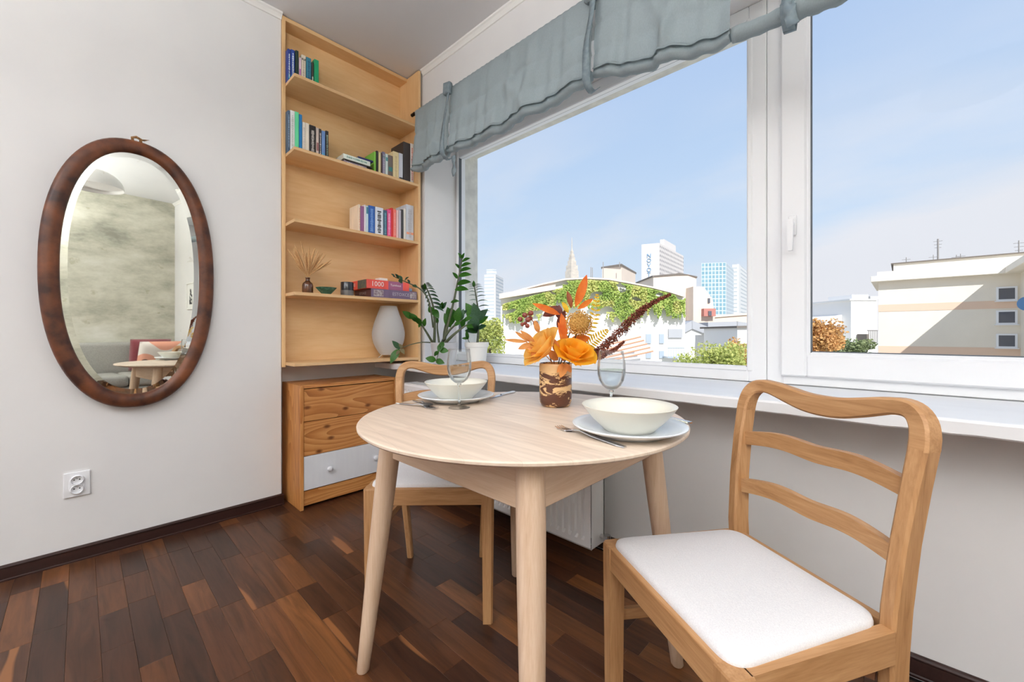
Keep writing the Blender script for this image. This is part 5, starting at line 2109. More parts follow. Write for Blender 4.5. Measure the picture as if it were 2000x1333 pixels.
# two stems to the right
pp = plant_stem(zp, [zs(862, 672), zs(876, 648, -0.02), zs(893, 632, -0.02), zs(912, 622, 0.0)], 0.010, 0.004)
pp2 = plant_stem(zp, [zs(868, 672), zs(884, 656, -0.04), zs(904, 640, -0.06), zs(918, 632, -0.06)], 0.0115, 0.004)
pp3 = plant_stem(zp, [zs(858, 672), zs(854, 640, 0.04), zs(856, 620, 0.05)], 0.008, 0.003)
pp4 = plant_stem(zp, [zs(866, 672), zs(868, 645, 0.06), zs(876, 615, 0.07), zs(880, 604, 0.07)], 0.007, 0.003)
for (bx, by, tx, ty, dd) in ((880, 640, 868, 612, 0.02), (884, 634, 874, 600, 0.03), (893, 630, 897, 600, 0.0), (900, 626, 905, 604, 0.0), (905, 628, 922, 620, -0.05), (912, 632, 928, 630, -0.06), (902, 640, 908, 622, -0.05),
                             (890, 620, 880, 602, 0.05), (862, 606, 864, 590, 0.03), (864, 604, 872, 590, 0.03), (900, 618, 912, 606, 0.02), (856, 632, 846, 618, 0.05), (910, 636, 925, 640, -0.06), (886, 636, 902, 630, -0.02)):
    put_leaf(zp, LM_D if (bx % 3 == 0) else LM_G, zs(bx, by, dd), zs(tx, ty, dd - 0.02), VIEW * 0.8 + Vector((0, 0, 0.5)), 1.15)
# short stem hanging over the front of the pot
pp = plant_stem(zp, [zs(866, 672), zs(864, 664, -0.1), zs(858, 684, -0.14), zs(852, 706, -0.15)], 0.004, 0.002)
for (bx, by, tx, ty) in ((866, 668, 858, 684), (856, 686, 848, 696), (856, 684, 860, 676), (858, 684, 876, 686), (852, 704, 831, 700), (851, 704, 868, 710), (862, 672, 856, 688)):
    put_leaf(zp, LM_G, zs(bx, by, -0.14), zs(tx, ty, -0.16), VIEW * 1.0 + Vector((0, 0, 0.2)), 1.3)

WD = 2.708
wp0 = P(931, 700, WD)
wp = thing('potted_seedling', 'narrow leafy plant in a small white pot on the sill', 'potted plant', (wp0.x, wp0.y, ZS))
pot(wp, [(0, 0), (0.056, 0), (0.059, 0.003), (0.072, 0.115), (0.0785, 0.118), (0.0805, 0.146), (0.0775, 0.148), (0.0735, 0.142), (0.07, 0.12), (0, 0.12)], POT_W, soil=(0.073, 0.130))


def ws(px, py, dd=0.0):
    return P(px, py, WD + dd)


pp = plant_stem(wp, [ws(932, 676), ws(934, 650), ws(935, 615, 0.01), ws(929, 575, 0.0), ws(926, 558, 0.0)], 0.009, 0.003)
for k, i in enumerate(range(9, 18)):
    p = pp[i]
    ln = 0.085 * (1 - 0.055 * k)
    put_leaf(wp, LM_D, p, p + RGT * ln * 0.95 + Vector((0, 0, 0.012)), VIEW * 0.35 + Vector((0, 0, 0.9)), 0.75)
    put_leaf(wp, LM_D, p + Vector((0, 0, 0.01)), p - RGT * ln * 0.7 + Vector((0, 0, 0.012)), VIEW * 0.35 + Vector((0, 0, 0.9)), 0.75)
put_leaf(wp, LM_G, ws(926, 562), ws(925, 548), VIEW + Vector((0, 0, 0.2)), 1.0)
for (bx, by, tx, ty) in ((933, 634, 910, 592), (934, 630, 925, 592), (934, 626, 952, 604), (935, 632, 953, 618), (934, 640, 918, 612), (934, 642, 950, 636), (933, 645, 914, 628), (934, 648, 922, 632), (932, 648, 908, 646), (933, 650, 912, 640)):
    put_leaf(wp, LM_G if bx % 2 else LM_D, ws(bx, by), ws(tx, ty, -0.04), VIEW * 0.8 + Vector((0, 0, 0.4)), 1.1)
pp = plant_stem(wp, [ws(924, 674, -0.03), ws(916, 668, -0.06), ws(914, 660, -0.07)], 0.003, 0.0015)
put_leaf(wp, LM_G, ws(914, 664, -0.07), ws(911, 645, -0.08), VIEW, 0.8)
put_leaf(wp, LM_G, ws(914, 662, -0.07), ws(902, 661, -0.08), VIEW + Vector((0, 0, 0.4)), 1.0)

# ------------------------------------------------------------------ what the mirror shows: sofa, cushions, picture, ceiling lamp; then the added fill lamps
SOFA = M_plain('light_grey_sofa_cloth', (168, 166, 160), 0.95, rgb2=(154, 152, 148), scale=(120, 120, 120), bump=0.4, spec=0.05)
sofa = thing('sofa', 'light grey two-seat sofa against the concrete wall, seen in the mirror', 'sofa', (1.8, 1.0, 0))
bm = B()
box(bm, 1.40, 2.24, 0.42, 1.60, 0.08, 0.36, 0.03)
wpart(bm, 'base', SOFA, sofa, smooth=True)
for ya in (0.44, 1.01):
    bm = B()
    box(bm, 1.38, 2.03, ya, ya + 0.565, 0.36, 0.5, 0.04, 3)
    wpart(bm, 'seat_cushion', SOFA, sofa, smooth=True)
bm = B()
box(bm, 2.03, 2.25, 0.60, 1.60, 0.36, 0.88, 0.05, 3)
wpart(bm, 'backrest', SOFA, sofa, smooth=True)
bm = B()
box(bm, 1.42, 2.25, 0.42, 0.58, 0.36, 0.62, 0.04, 3)
wpart(bm, 'arm', SOFA, sofa, smooth=True)
for xx in (1.46, 2.18):
    for yy in (0.48, 1.54):
        bm = B()
        lathe(bm, [(0, 0), (0.016, 0), (0.022, 0.08), (0, 0.08)], 14, (xx, yy, 0))
        wpart(bm, 'leg', OAK_Z, sofa, smooth=True)


def cushion(label, c, w, h, mat, rz, tilt):
    bm = B()
    n_ = 14
    top, botm = [], []
    for i in range(n_ + 1):
        a, b_ = [], []
        for j in range(n_ + 1):
            u, v = -1 + 2 * i / n_, -1 + 2 * j / n_
            th = 0.07 * ((1 - u ** 4) * (1 - v ** 4)) ** 0.5
            s = 1 - 0.06 * (u * u * v * v) * -1 - 0.05 * (1 - (abs(u) - abs(v)) ** 2) * 0
            a.append(bm.verts.new((u * w / 2, th, v * h / 2)))
            b_.append(bm.verts.new((u * w / 2, -th, v * h / 2)))
        top.append(a); botm.append(b_)
    for g, fl in ((top, 1), (botm, -1)):
        for i in range(n_):
            for j in range(n_):
                f = (g[i][j], g[i + 1][j], g[i + 1][j + 1], g[i][j + 1])
                bm.faces.new(f if fl > 0 else f[::-1])
    bmesh.ops.remove_doubles(bm, verts=bm.verts, dist=0.0008)
    o = finish(bm, 'cushion', mat, None, smooth=True)
    o.location = c
    o.rotation_euler = (tilt, 0, rz)
    tag(o, label, 'cushion', 'cushions on the sofa')
    return o


m = bpy.data.materials.new('peach_and_white_print')
nt = nt_new(m)
b = principled(nt, 0.9, 0, 0.1)
t = N(nt, 'ShaderNodeTexCoord')
n1 = N(nt, 'ShaderNodeTexNoise')
n1.inputs['Scale'].default_value = 4.2
n1.inputs['Detail'].default_value = 0.5
nt.links.new(t.outputs['Object'], n1.inputs['Vector'])
r = ramp(nt, [(0.0, lin((236, 228, 220))), (0.46, lin((236, 228, 220))), (0.47, lin((232, 168, 144))), (0.63, lin((232, 168, 144))), (0.64, lin((120, 96, 90)))], 'CONSTANT')
nt.links.new(n1.outputs['Fac'], r.inputs['Fac'])
nt.links.new(r.outputs[0], b.inputs['Base Color'])
PEACH_PRINT = m
BURG = M_plain('burgundy_velvet', (128, 58, 66), 0.9, sheen=0.3)
cushion('burgundy cushion on the sofa, reflected in the mirror', (1.93, 1.33, 0.715), 0.42, 0.42, BURG, PI / 2, -0.22)
cushion('peach and white printed cushion on the sofa, reflected in the mirror', (1.75, 1.38, 0.70), 0.46, 0.40, PEACH_PRINT, PI / 2 - 0.15, -0.3)

pf = thing('framed_picture', 'small framed black and white drawing seen in the mirror', 'picture', (1.62, YW, 1.50))
bm = B()
frame_ring(bm, -0.13, 0.13, -0.18, 0.18, 0.014, -0.02, -0.001, 0.002)
finish(bm, 'frame', M_plain('white_picture_frame', (238, 238, 234), 0.5), pf)
bm = B()
box(bm, -0.118, 0.118, -0.008, -0.003, -0.168, 0.168)
finish(bm, 'mount', M_plain('picture_paper', (232, 232, 228), 0.8), pf)
m = bpy.data.materials.new('ink_drawing')
nt = nt_new(m)
b = principled(nt, 0.8, 0, 0.1)
t = N(nt, 'ShaderNodeTexCoord')
n1 = N(nt, 'ShaderNodeTexNoise')
n1.inputs['Scale'].default_value = 22
n1.inputs['Detail'].default_value = 3
nt.links.new(t.outputs['Object'], n1.inputs['Vector'])
r = ramp(nt, [(0.0, lin((40, 40, 42))), (0.52, lin((52, 52, 54))), (0.56, lin((226, 226, 222))), (1.0, lin((232, 232, 228)))])
nt.links.new(n1.outputs['Fac'], r.inputs['Fac'])
nt.links.new(r.outputs[0], b.inputs['Base Color'])
bm = B()
prism(bm, [(-0.05, -0.0095), (0.05, -0.0095), (0.05, -0.0082), (-0.05, -0.0082)], -0.11, 0.02)
prism(bm, [(-0.02, -0.0095), (0.03, -0.0095), (0.03, -0.0082), (-0.02, -0.0082)], 0.02, 0.10)
finish(bm, 'drawing', m, pf)

SHADE_W = M_plain('white_lamp_shade', (240, 239, 236), 0.5, spec=0.3)


def pendant(label, x, y, zbot=2.36):
    t = thing('pendant_lamp', label, 'lamp', (x, y, zbot))
    bm = B()
    pr = []
    for i in range(15):
        a = PI / 2 * i / 14
        pr.append((0.21 * math.cos(a), 0.17 * math.sin(a)))
    inn = [(r_ * 0.985, z * 0.98) for r_, z in pr]
    pr[-1] = (0.02, 0.17)
    inn[-1] = (0.019, 0.166)
    lathe(bm, pr + inn[::-1] + [pr[0]], 48)
    finish(bm, 'lamp_shade', SHADE_W, t, smooth=True)
    bm = B()
    tube(bm, [(0, 0, 0.165), (0, 0, ZC - zbot - 0.02)], 0.004, 8)
    finish(bm, 'cord', SHADE_W, t, smooth=True)
    bm = B()
    lathe(bm, [(0, ZC - zbot - 0.03), (0.045, ZC - zbot - 0.026), (0.05, ZC - zbot - 0.0005), (0, ZC - zbot - 0.0005)], 24)
    finish(bm, 'ceiling_rose', SHADE_W, t, auto=40)
    bm = B()
    lathe(bm, [(0, 0.03), (0.198, 0.03), (0.198, 0.034), (0, 0.034)], 48)
    finish(bm, 'diffuser', M_plain('opal_diffuser', (244, 243, 240), 0.6), t)
    return t


pendant('white dome pendant over the table, seen at the top of the mirror', 0.27, 0.52)


def fill_torchiere(label, x, y, power):
    """added fill lamp behind the camera whose bowl throws its light up at the ceiling"""
    t = thing('fill_lamp', label, 'lamp', (x, y, 0), 0, 'added uplighter fill lamps')
    bm = B()
    lathe(bm, [(0, 0), (0.14, 0), (0.145, 0.008), (0.13, 0.02), (0.02, 0.03), (0, 0.03)], 36)
    finish(bm, 'base', DARK_METAL, t, auto=40)
    bm = B()
    tube(bm, [(0, 0, 0.028), (0, 0, 1.7)], 0.012, 12)
    finish(bm, 'pole', DARK_METAL, t, smooth=True)
    bm = B()
    lathe(bm, [(0.01, 1.69), (0.06, 1.70), (0.13, 1.74), (0.18, 1.80), (0.19, 1.83), (0.185, 1.83), (0.174, 1.8), (0.125, 1.748), (0.05, 1.712), (0, 1.708)], 40)
    finish(bm, 'bowl_shade', SHADE_W, t, smooth=True)
    d = bpy.data.lights.new('uplight', 'AREA')  # added light, unseen, brightens the room by way of the ceiling
    d.shape = 'DISK'
    d.size = 0.28
    d.energy = power
    d.color = (0.985, 0.99, 1.0)
    o = bpy.data.objects.new('uplight', d)
    COL.objects.link(o)
    o.parent = t
    o.location = (0, 0, 1.79)
    o.rotation_euler = (PI, 0, 0)
    return t


fill_torchiere('added black fill lamp with white uplight bowl at the left rear', -0.7, -2.2, FILL_POWER)
fill_torchiere('added black fill lamp with white uplight bowl at the right rear', 1.3, -0.9, FILL_POWER)

# ------------------------------------------------------------------ the city outside
GZ = -14.0


def FL(d, lat):
    v = FWD * d + RGT * lat
    return (v.x, v.y)


def FPt(px, d):
    return FL(d, (px - 1000) / FPX * d)


def ZAT(py, d):
    return CAM_H + (HORIZON - py) / FPX * d


GROUND = M_plain('pale_paving', (206, 203, 196), 0.9, rgb2=(188, 190, 176), scale=(0.1, 0.1, 0.1))
bm = B()
box(bm, -1500, 900, 3.5, 1600, GZ - 0.5, GZ)
tag(finish(bm, 'ground', GROUND), 'pale city ground far below the window', 'ground', kind='structure')

CREAMW = M_plain('cream_render', (240, 231, 215), 0.9, rgb2=(236, 227, 211), scale=(0.6, 0.6, 0.6))
BANDW = M_plain('salmon_render_band', (232, 202, 178), 0.9)
WHITER = M_plain('white_render', (240, 238, 234), 0.9)
BEIGE = M_plain('beige_render', (228, 212, 196), 0.9, rgb2=(222, 206, 190), scale=(0.3, 0.3, 0.3))
ROOF_G = M_plain('grey_sheet_roof', (176, 178, 182), 0.7)
ROOF_R = M_plain('terracotta_roof', (214, 160, 132), 0.9)
EDGE_D = M_plain('dark_roof_edge', (120, 112, 104), 0.8)
DARK_WIN = M_plain('dark_window_pane', (96, 98, 106), 0.15, spec=0.6)
GREY_WIN = M_plain('grey_blue_window', (170, 182, 194), 0.2, spec=0.5)
STEEL = M_plain('grey_galvanised_steel', (150, 146, 142), 0.6)
IVY = M_plain('sunlit_ivy', (184, 200, 106), 0.8, rgb2=(142, 170, 80), scale=(1.6, 1.6, 1.6), trans=0.2)
IVY_Y = M_plain('yellow_green_ivy', (212, 210, 130), 0.8, rgb2=(178, 190, 100), scale=(1.6, 1.6, 1.6), trans=0.2)


def slab(bm, pts, d, depth):
    """solid block whose camera-side outline is pts (frame pixels) at distance d, running back by depth"""
    a = [P(x, y_, d) for x, y_ in pts]
    b_ = [p + FWD * depth for p in a]
    va_ = [bm.verts.new(p) for p in a]
    vb = [bm.verts.new(p) for p in b_]
    n_ = len(a)
    bm.faces.new(va_)
    bm.faces.new(vb[::-1])
    for i in range(n_):
        bm.faces.new((va_[i], vb[i], vb[(i + 1) % n_], va_[(i + 1) % n_]))


def corner_block(bm, px_l, d_l, px_c, d_c, px_r, d_r, z0, z1):
    """box-like block with its nearest corner at column px_c"""
    c, l, r_ = Vector(FPt(px_c, d_c)), Vector(FPt(px_l, d_l)), Vector(FPt(px_r, d_r))
    prism(bm, [tuple(c), tuple(r_), tuple(l + r_ - c), tuple(l)], z0, z1)
    return c, l, r_


# --- cream apartment house on the right with the diagonal shadow
YB0, XB0, XB1 = 60.5, -2.0, 7.9
ZE = 7.2
ap = thing('apartment_house', 'cream apartment house with small windows and a diagonal shadow', 'building', (2, YB0, GZ))
bm = B()
box(bm, XB0, XB1 + 14, YB0, YB0 + 12, GZ, ZE - 0.6)
wpart(bm, 'wall', CREAMW, ap)
bm = B()
box(bm, XB1, XB1 + 14, 44, YB0, GZ, ZE - 0.6)
wpart(bm, 'wing_wall', CREAMW, ap)
bm = B()
box(bm, XB0 - 0.6, XB1 + 14.5, YB0 - 0.8, YB0 + 12.5, ZE - 0.6, ZE, 0.03, 1)
box(bm, XB1 - 1.0, XB1 + 14.5, 43.4, YB0 - 0.8, ZE - 0.6, ZE, 0.03, 1)
wpart(bm, 'eaves', CREAMW, ap)
bm = B()
box(bm, XB0 - 0.1, XB1 + 13, YB0 - 0.1, YB0 + 11, ZE, ZE + 0.5)
box(bm, XB0 + 1.2, XB1 + 13, YB0 + 0.9, YB0 + 10, ZE + 0.5, ZE + 1.35)
wpart(bm, 'roof', CREAMW, ap)
bm = B()
box(bm, XB0 + 1.0, XB1 + 13.2, YB0 + 0.7, YB0 + 10.2, ZE + 1.35, ZE + 1.45)
wpart(bm, 'roof_edge', EDGE_D, ap)
for z0, z1 in ((3.35, 4.1), (-1.25, -0.4), (-5.0, -4.2)):
    bm = B()
    box(bm, XB0 - 0.01, XB1, YB0 - 0.03, YB0 + 0.2, z0, z1)
    wpart(bm, 'painted_band', BANDW, ap)
for py in (574, 620, 666):
    zc = ZAT(py, 39)
    bm = B()
    frame_ring(bm, 6.42, 7.72, zc - 0.68, zc + 0.66, 0.15, YB0 - 0.12, YB0 + 0.05, 0)
    box(bm, 6.32, 7.82, YB0 - 0.25, YB0, zc - 0.76, zc - 0.68)
    w_ = wpart(bm, 'window', PVC, ap)
    bm = B()
    box(bm, 6.57, 7.57, YB0 - 0.06, YB0 - 0.03, zc - 0.53, zc + 0.51)
    wpart(bm, 'pane', DARK_WIN, w_)
for px, y0, y1, yy, w in ((1832, 467, 507, 64, 0.09), (1770, 503, 519, 63, 0.04), (1823, 498, 509, 63, 0.03), (1868, 498, 505, 63, 0.03), (1876, 496, 504, 63, 0.03), (1990, 470, 494, 62, 0.05)):
    u = (px - 1000) / FPX
    v = FWD + RGT * u
    d = yy / v.y
    x = v.x * d
    bm = B()
    tube(bm, [(x, yy, ZAT(y1, d) - 0.6), (x, yy, ZAT(y0, d))], w, 6)
    for k in range(3):
        z = ZAT(y0, d) - 0.25 - k * 0.35
        tube(bm, [(x - 0.35 + 0.05 * k, yy, z), (x + 0.35 - 0.05 * k, yy, z)], 0.02, 4)
    wpart(bm, 'antenna', STEEL, ap)
bs = P(1992, 597, 37)
bm = B()
lathe(bm, [(0, -0.06), (0.62, -0.06), (0.62, 0.06), (0, 0.06)], 24)
bm.transform(Matrix.Translation((7.6, 55.0, bs.z)) @ Matrix.Rotation(PI / 2, 4, 'X'))
o = wpart(bm, 'wall_sign', M_plain('blue_sign_plate', (94, 140, 190), 0.5), ap, label='round blue sign on the wing')

# --- white house with a balcony, left of the apartment house
wh = thing('white_house', 'plain white house with a balcony in the right window', 'building', P(1680, 690, 38))
bm = B()
slab(bm, [(1662, 900), (1662, 586), (1714, 586), (1714, 900)], 38, 6)
slab(bm, [(1610, 900), (1610, 626), (1655, 612), (1661.5, 612), (1661.5, 900)], 39, 6)
wpart(bm, 'wall', WHITER, wh)
bm = B()
slab(bm, [(1660, 587), (1660, 584), (1714, 584), (1714, 587)], 37.9, 6.2)
slab(bm, [(1664, 584), (1664, 576), (1696, 576), (1696, 584)], 40, 3)
slab(bm, [(1700, 584), (1700, 579), (1716, 579), (1716, 584)], 40, 2)
wpart(bm, 'roof', WHITER, wh)
bm = B()
slab(bm, [(1635, 650), (1635, 637), (1645, 637), (1645, 650)], 38.9, 0.3)
wpart(bm, 'window', GREY_WIN, wh)
bal = P(1706, 672, 37)
bm = B()
slab(bm, [(1694, 678), (1694, 674), (1714, 674), (1714, 678)], 36.9, 1.1)
bb = wpart(bm, 'balcony', WHITER, wh)
for px in range(1697, 1714, 4):
    bm = B()
    tube(bm, [P(px, 674, 36.95), P(px, 646, 36.95)], 0.03, 4)
    wpart(bm, 'baluster', STEEL, bb)
bm = B()
tube(bm, [P(1694, 646, 36.95), P(1714, 646, 36.95)], 0.05, 4)
wpart(bm, 'handrail', STEEL, bb)
bm = B()
slab(bm, [(1693, 674), (1693, 653), (1697, 653), (1697, 674)], 36.85, 1.05)
wpart(bm, 'side_screen', EDGE_D, bb)
fr = thing('flat_roofed_house', 'low grey flat roof behind the orange tree', 'building', P(1620, 610, 80))
bm = B()
slab(bm, [(1560, 760), (1560, 612), (1660, 612), (1660, 760)], 80, 12)
wpart(bm, 'wall', BEIGE, fr)
bm = B()
slab(bm, [(1556, 612), (1556, 607), (1600, 603), (1662, 605), (1662, 612)], 79.5, 13)
wpart(bm, 'roof', ROOF_G, fr)
rf = thing('red_roofed_house', 'house with terracotta pitched roof behind the orange tree', 'building', P(1600, 640, 60))
bm = B()
slab(bm, [(1540, 760), (1540, 640), (1604, 640), (1604, 760)], 64, 9)
wpart(bm, 'wall', WHITER, rf)
bm = B()
slab(bm, [(1540, 641), (1552, 622), (1596, 618), (1607, 628), (1603, 641)], 63.5, 9.6)
wpart(bm, 'roof', ROOF_R, rf)

# --- ivy covered building opposite
iv = thing('ivy_building', 'white building overgrown with bright ivy behind the bouquet', 'building', P(1150, 690, 38))
OUT = [(978, 579), (1020, 566), (1062, 555), (1105, 546), (1150, 544), (1190, 546), (1230, 553), (1275, 562), (1310, 571), (1338, 580)]
bm = B()
slab(bm, [(978, 1000)] + OUT + [(1338, 1000)], 38, 14)
wpart(bm, 'wall', WHITER, iv)
bm = B()
for (a, b_) in zip(OUT, OUT[1:]):
    slab(bm, [(a[0], a[1] + 1), (a[0], a[1] - 2), (b_[0], b_[1] - 2), (b_[0], b_[1] + 1)], 37.5, 15)
wpart(bm, 'roof', BEIGE, iv)
bm = B()
slab(bm, [(975, 584), (975, 574), (1085, 556), (1085, 566)], 37.2, 0.8)
wpart(bm, 'cornice', BEIGE, iv)
rr = random.Random(31)


def edge_y(x):
    for (x0, y0), (x1, y1) in zip(OUT, OUT[1:]):
        if x0 <= x <= x1:
            return y0 + (y1 - y0) * (x - x0) / (x1 - x0)
    return 580


def leaf_cloud(bm, c, s, nrm_bias):
    d = Vector((rr.gauss(0, 1), rr.gauss(0, 1), rr.gauss(0, 1))) + nrm_bias
    d.normalize()
    e1 = d.orthogonal().normalized()
    a = rr.uniform(0, 6.28)
    e2 = d.cross(e1)
    u = e1 * math.cos(a) + e2 * math.sin(a)
    v = d.cross(u)
    vs = [bm.verts.new(c + u * s), bm.verts.new(c + v * s * 0.7), bm.verts.new(c - u * s), bm.verts.new(c - v * s * 0.7)]
    bm.faces.new(vs)


bms = [B(), B()]
for k in range(26000):
    x = rr.uniform(982, 1338)
    top = edge_y(x) + (4 if x > 1085 else 6)
    nz = mnoise.noise(Vector((x * 0.06, 0.3, 0)))
    n2 = mnoise.noise(Vector((x * 0.22, 2.3, 0)))
    if x < 1100:
        ln = 34 + 26 * nz + 18 * n2
        top += 12
    elif x < 1185:
        ln = 50 + 24 * nz + 14 * n2
    elif x < 1255:
        ln = 66 + 30 * nz + 16 * n2
    else:
        ln = 40 + 22 * nz + 18 * n2
    ln = max(ln, 4)
    f = rr.random() ** 1.25
    yy = top + ln * f
    if mnoise.noise(Vector((x * 0.035, yy * 0.06, 5.1))) < -0.34:
        continue
    c = P(x, yy, 37.6 - 0.45 * rr.random() - 0.35 * max(0, nz))
    leaf_cloud(bms[0 if mnoise.noise(Vector((x * 0.03, yy * 0.03, 9))) > -0.05 else 1], c, rr.uniform(0.05, 0.13), -FWD * 1.2 + Vector((0, 0, 0.7)))
wpart(bms[0], 'ivy', IVY, iv, kind='stuff', recalc=False)
wpart(bms[1], 'ivy_patch', IVY_Y, iv, kind='stuff', recalc=False)
for (x0, x1, y0, y1) in ((1262, 1272, 653, 671), (1288, 1297, 653, 671), (1262, 1272, 688, 700), (1288, 1297, 686, 700)):
    bm = B()
    slab(bm, [(x0, y1), (x0, y0), (x1, y0), (x1, y1)], 37.85, 0.3)
    wpart(bm, 'window', GREY_WIN, iv)
bm = B()
slab(bm, [(1306, 660), (1306, 643), (1333, 643), (1333, 660)], 37.8, 0.3)
o = wpart(bm, 'balcony_opening', ROOF_G, iv)
bm = B()
slab(bm, [(1304, 700), (1304, 697), (1336, 697), (1336, 700)], 36.6, 1.4)
for px in range(1306, 1337, 5):
    tube(bm, [P(px, 697, 36.65), P(px, 680, 36.65)], 0.03, 4)
tube(bm, [P(1304, 680, 36.65), P(1336, 680, 36.65)], 0.04, 4)
wpart(bm, 'balcony', GREY_WIN, iv)
for k in range(5):
    bm = B()
    y0 = 664 + 7 * k
    tube(bm, [P(1170 + 4 * k, y0 + 14, 36.8), P(1252 + 6 * k, y0 - 6, 36.2)], 0.08, 5)
    wpart(bm, 'awning_pole', ROOF_R, iv)

rh = thing('rooftop_house', 'small beige rooftop cabin above the ivy', 'building', P(1205, 560, 56))
bm = B()
corner_block(bm, 1176, 57, 1214, 55, 1241, 62, ZAT(600, 55), ZAT(520, 55))
wpart(bm, 'wall', BEIGE, rh)
bm = B()
corner_block(bm, 1174, 57.2, 1214, 54.6, 1243, 62.4, ZAT(520, 55), ZAT(516.5, 55))
wpart(bm, 'roof', EDGE_D, rh)
for px, y0, y1 in ((1178, 512, 560), (1154, 522, 550), (1157, 523, 550), (1210, 512, 522)):
    bm = B()
    tube(bm, [P(px, y1, 54), P(px, y0, 54)], 0.05, 5)
    wpart(bm, 'mast', STEEL, rh)

# --- beige blocks between ivy and towers
bg = thing('beige_block', 'stepped beige building in front of the white tower', 'building', P(1330, 640, 75))
bm = B()
slab(bm, [(1276, 900), (1276, 541), (1320, 537), (1345, 536), (1360, 542), (1360, 900)], 75, 14)
slab(bm, [(1354, 900), (1354, 560), (1374, 560), (1392, 585), (1396, 620), (1396, 900)], 72, 10)
wpart(bm, 'wall', BEIGE, bg)
bm = B()
slab(bm, [(1274, 541), (1274, 538.5), (1320, 534.5), (1326, 533), (1362, 540), (1362, 543), (1345, 537), (1320, 537.5)], 74.8, 14.5)
wpart(bm, 'roof_edge', EDGE_D, bg)
bm = B()
slab(bm, [(1375, 618), (1375, 603), (1398, 603), (1398, 618)], 71, 3)
w_ = wpart(bm, 'red_bay', M_plain('brick_red_render', (190, 128, 116), 0.9), bg)
bm = B()
slab(bm, [(1384, 617), (1384, 608), (1390, 608), (1390, 617)], 70.8, 0.4)
wpart(bm, 'window', DARK_WIN, w_)
bm = B()
slab(bm, [(1383, 592), (1383, 583), (1387, 583), (1387, 592)], 71.8, 0.4)
wpart(bm, 'window', DARK_WIN, bg)
for i, (pts, d, mt, nm, lb) in enumerate((
        ([(1332, 800), (1332, 640), (1352, 628), (1400, 648), (1400, 800)], 56, ROOF_G, 'grey_roofed_house', 'house with sloping grey roof below the beige block'),
        ([(1384, 800), (1384, 632), (1440, 630), (1470, 634), (1470, 800)], 62, ROOF_G, 'slate_roofed_house', 'long grey roof below the glass tower'),
        ([(1376, 640), (1376, 620), (1480, 612), (1480, 640)], 90, BEIGE, 'distant_terrace', 'distant beige terrace at the foot of the glass tower'),
        ([(1440, 800), (1440, 639), (1480, 638), (1480, 800)], 46, WHITER, 'white_gable_house', 'bright white gable beside the window mullion'))):
    hh = thing(nm, lb, 'building', P(pts[0][0] + 20, 660, d))
    bm = B()
    slab(bm, pts, d, 8)
    wpart(bm, 'wall', mt if mt is not ROOF_G else WHITER, hh)
    bm = B()
    top = pts[1:-1]
    for a, b_ in zip(top, top[1:]):
        slab(bm, [(a[0] - 1, a[1] + (14 if mt is ROOF_G else 2)), (a[0] - 1, a[1] - 2), (b_[0] + 1, b_[1] - 2), (b_[0] + 1, b_[1] + (14 if mt is ROOF_G else 2))], d - 0.3, 9)
    wpart(bm, 'roof', mt if mt is not WHITER else EDGE_D, hh)

# --- towers
HOTEL_W = M_plain('white_tower_cladding', (216, 210, 205), 0.8)
HOTEL_GRID = M_grid('tower_window_grid', (150, 144, 142), (136, 132, 134), (214, 206, 200), 7.5, 6.6, 1.9)
HOTEL_SIDE = M_plain('tower_side', (230, 226, 224), 0.8)
cc, ll, rt = Vector(FPt(1288, 600)), Vector(FPt(1253, 610)), Vector(FPt(1335, 700))
xax = (rt - cc).normalized()
ht = thing('hotel_tower', 'white high-rise with vertical blue letters on its blank side', 'building', (cc.x, cc.y, GZ), math.atan2(xax.y, xax.x))
ztop = ZAT(475, 600)
bm = B()
prism(bm, [tuple(cc), tuple(rt), tuple(ll + rt - cc), tuple(ll)], GZ, ztop)
o = wpart(bm, 'tower_body', [HOTEL_W, HOTEL_GRID], ht)
for p in o.data.polygons:
    if p.normal.y < -0.95:
        p.material_index = 1
sgn = (cc - ll).normalized()
nrm2 = Vector((sgn.y, -sgn.x))
LET_B = M_plain('blue_sign_letters', (120, 158, 190), 0.6)
base2 = ll + (cc - ll) * 0.42
for k, ch in enumerate('NOVOTEL'):
    me = text_mesh(ch, 8.6, 0.3)
    me.materials.append(LET_B)
    o = bpy.data.objects.new('letter', me)
    COL.objects.link(o)
    o.parent = ht
    pos = Vector((base2.x + nrm2.x * 0.8, base2.y + nrm2.y * 0.8, ZAT(500 + 9.2 * k, 605)))
    R = Matrix(((sgn.x, 0, nrm2.x, pos.x), (sgn.y, 0, nrm2.y, pos.y), (0, 1, 0, pos.z), (0, 0, 0, 1)))
    o.matrix_basis = basis(ht).inverted() @ R
a1, a2 = cc + (rt - cc) * 0.22, cc + (rt - cc) * 0.7
bm = B()
nn = Vector((-(rt - cc).normalized().y, (rt - cc).normalized().x))
prism(bm, [tuple(a1 + nn * 2), tuple(a2 + nn * 2), tuple(a2 + nn * 8), tuple(a1 + nn * 8)], ztop, ztop + 11)
wpart(bm, 'roof_sign', HOTEL_W, ht)

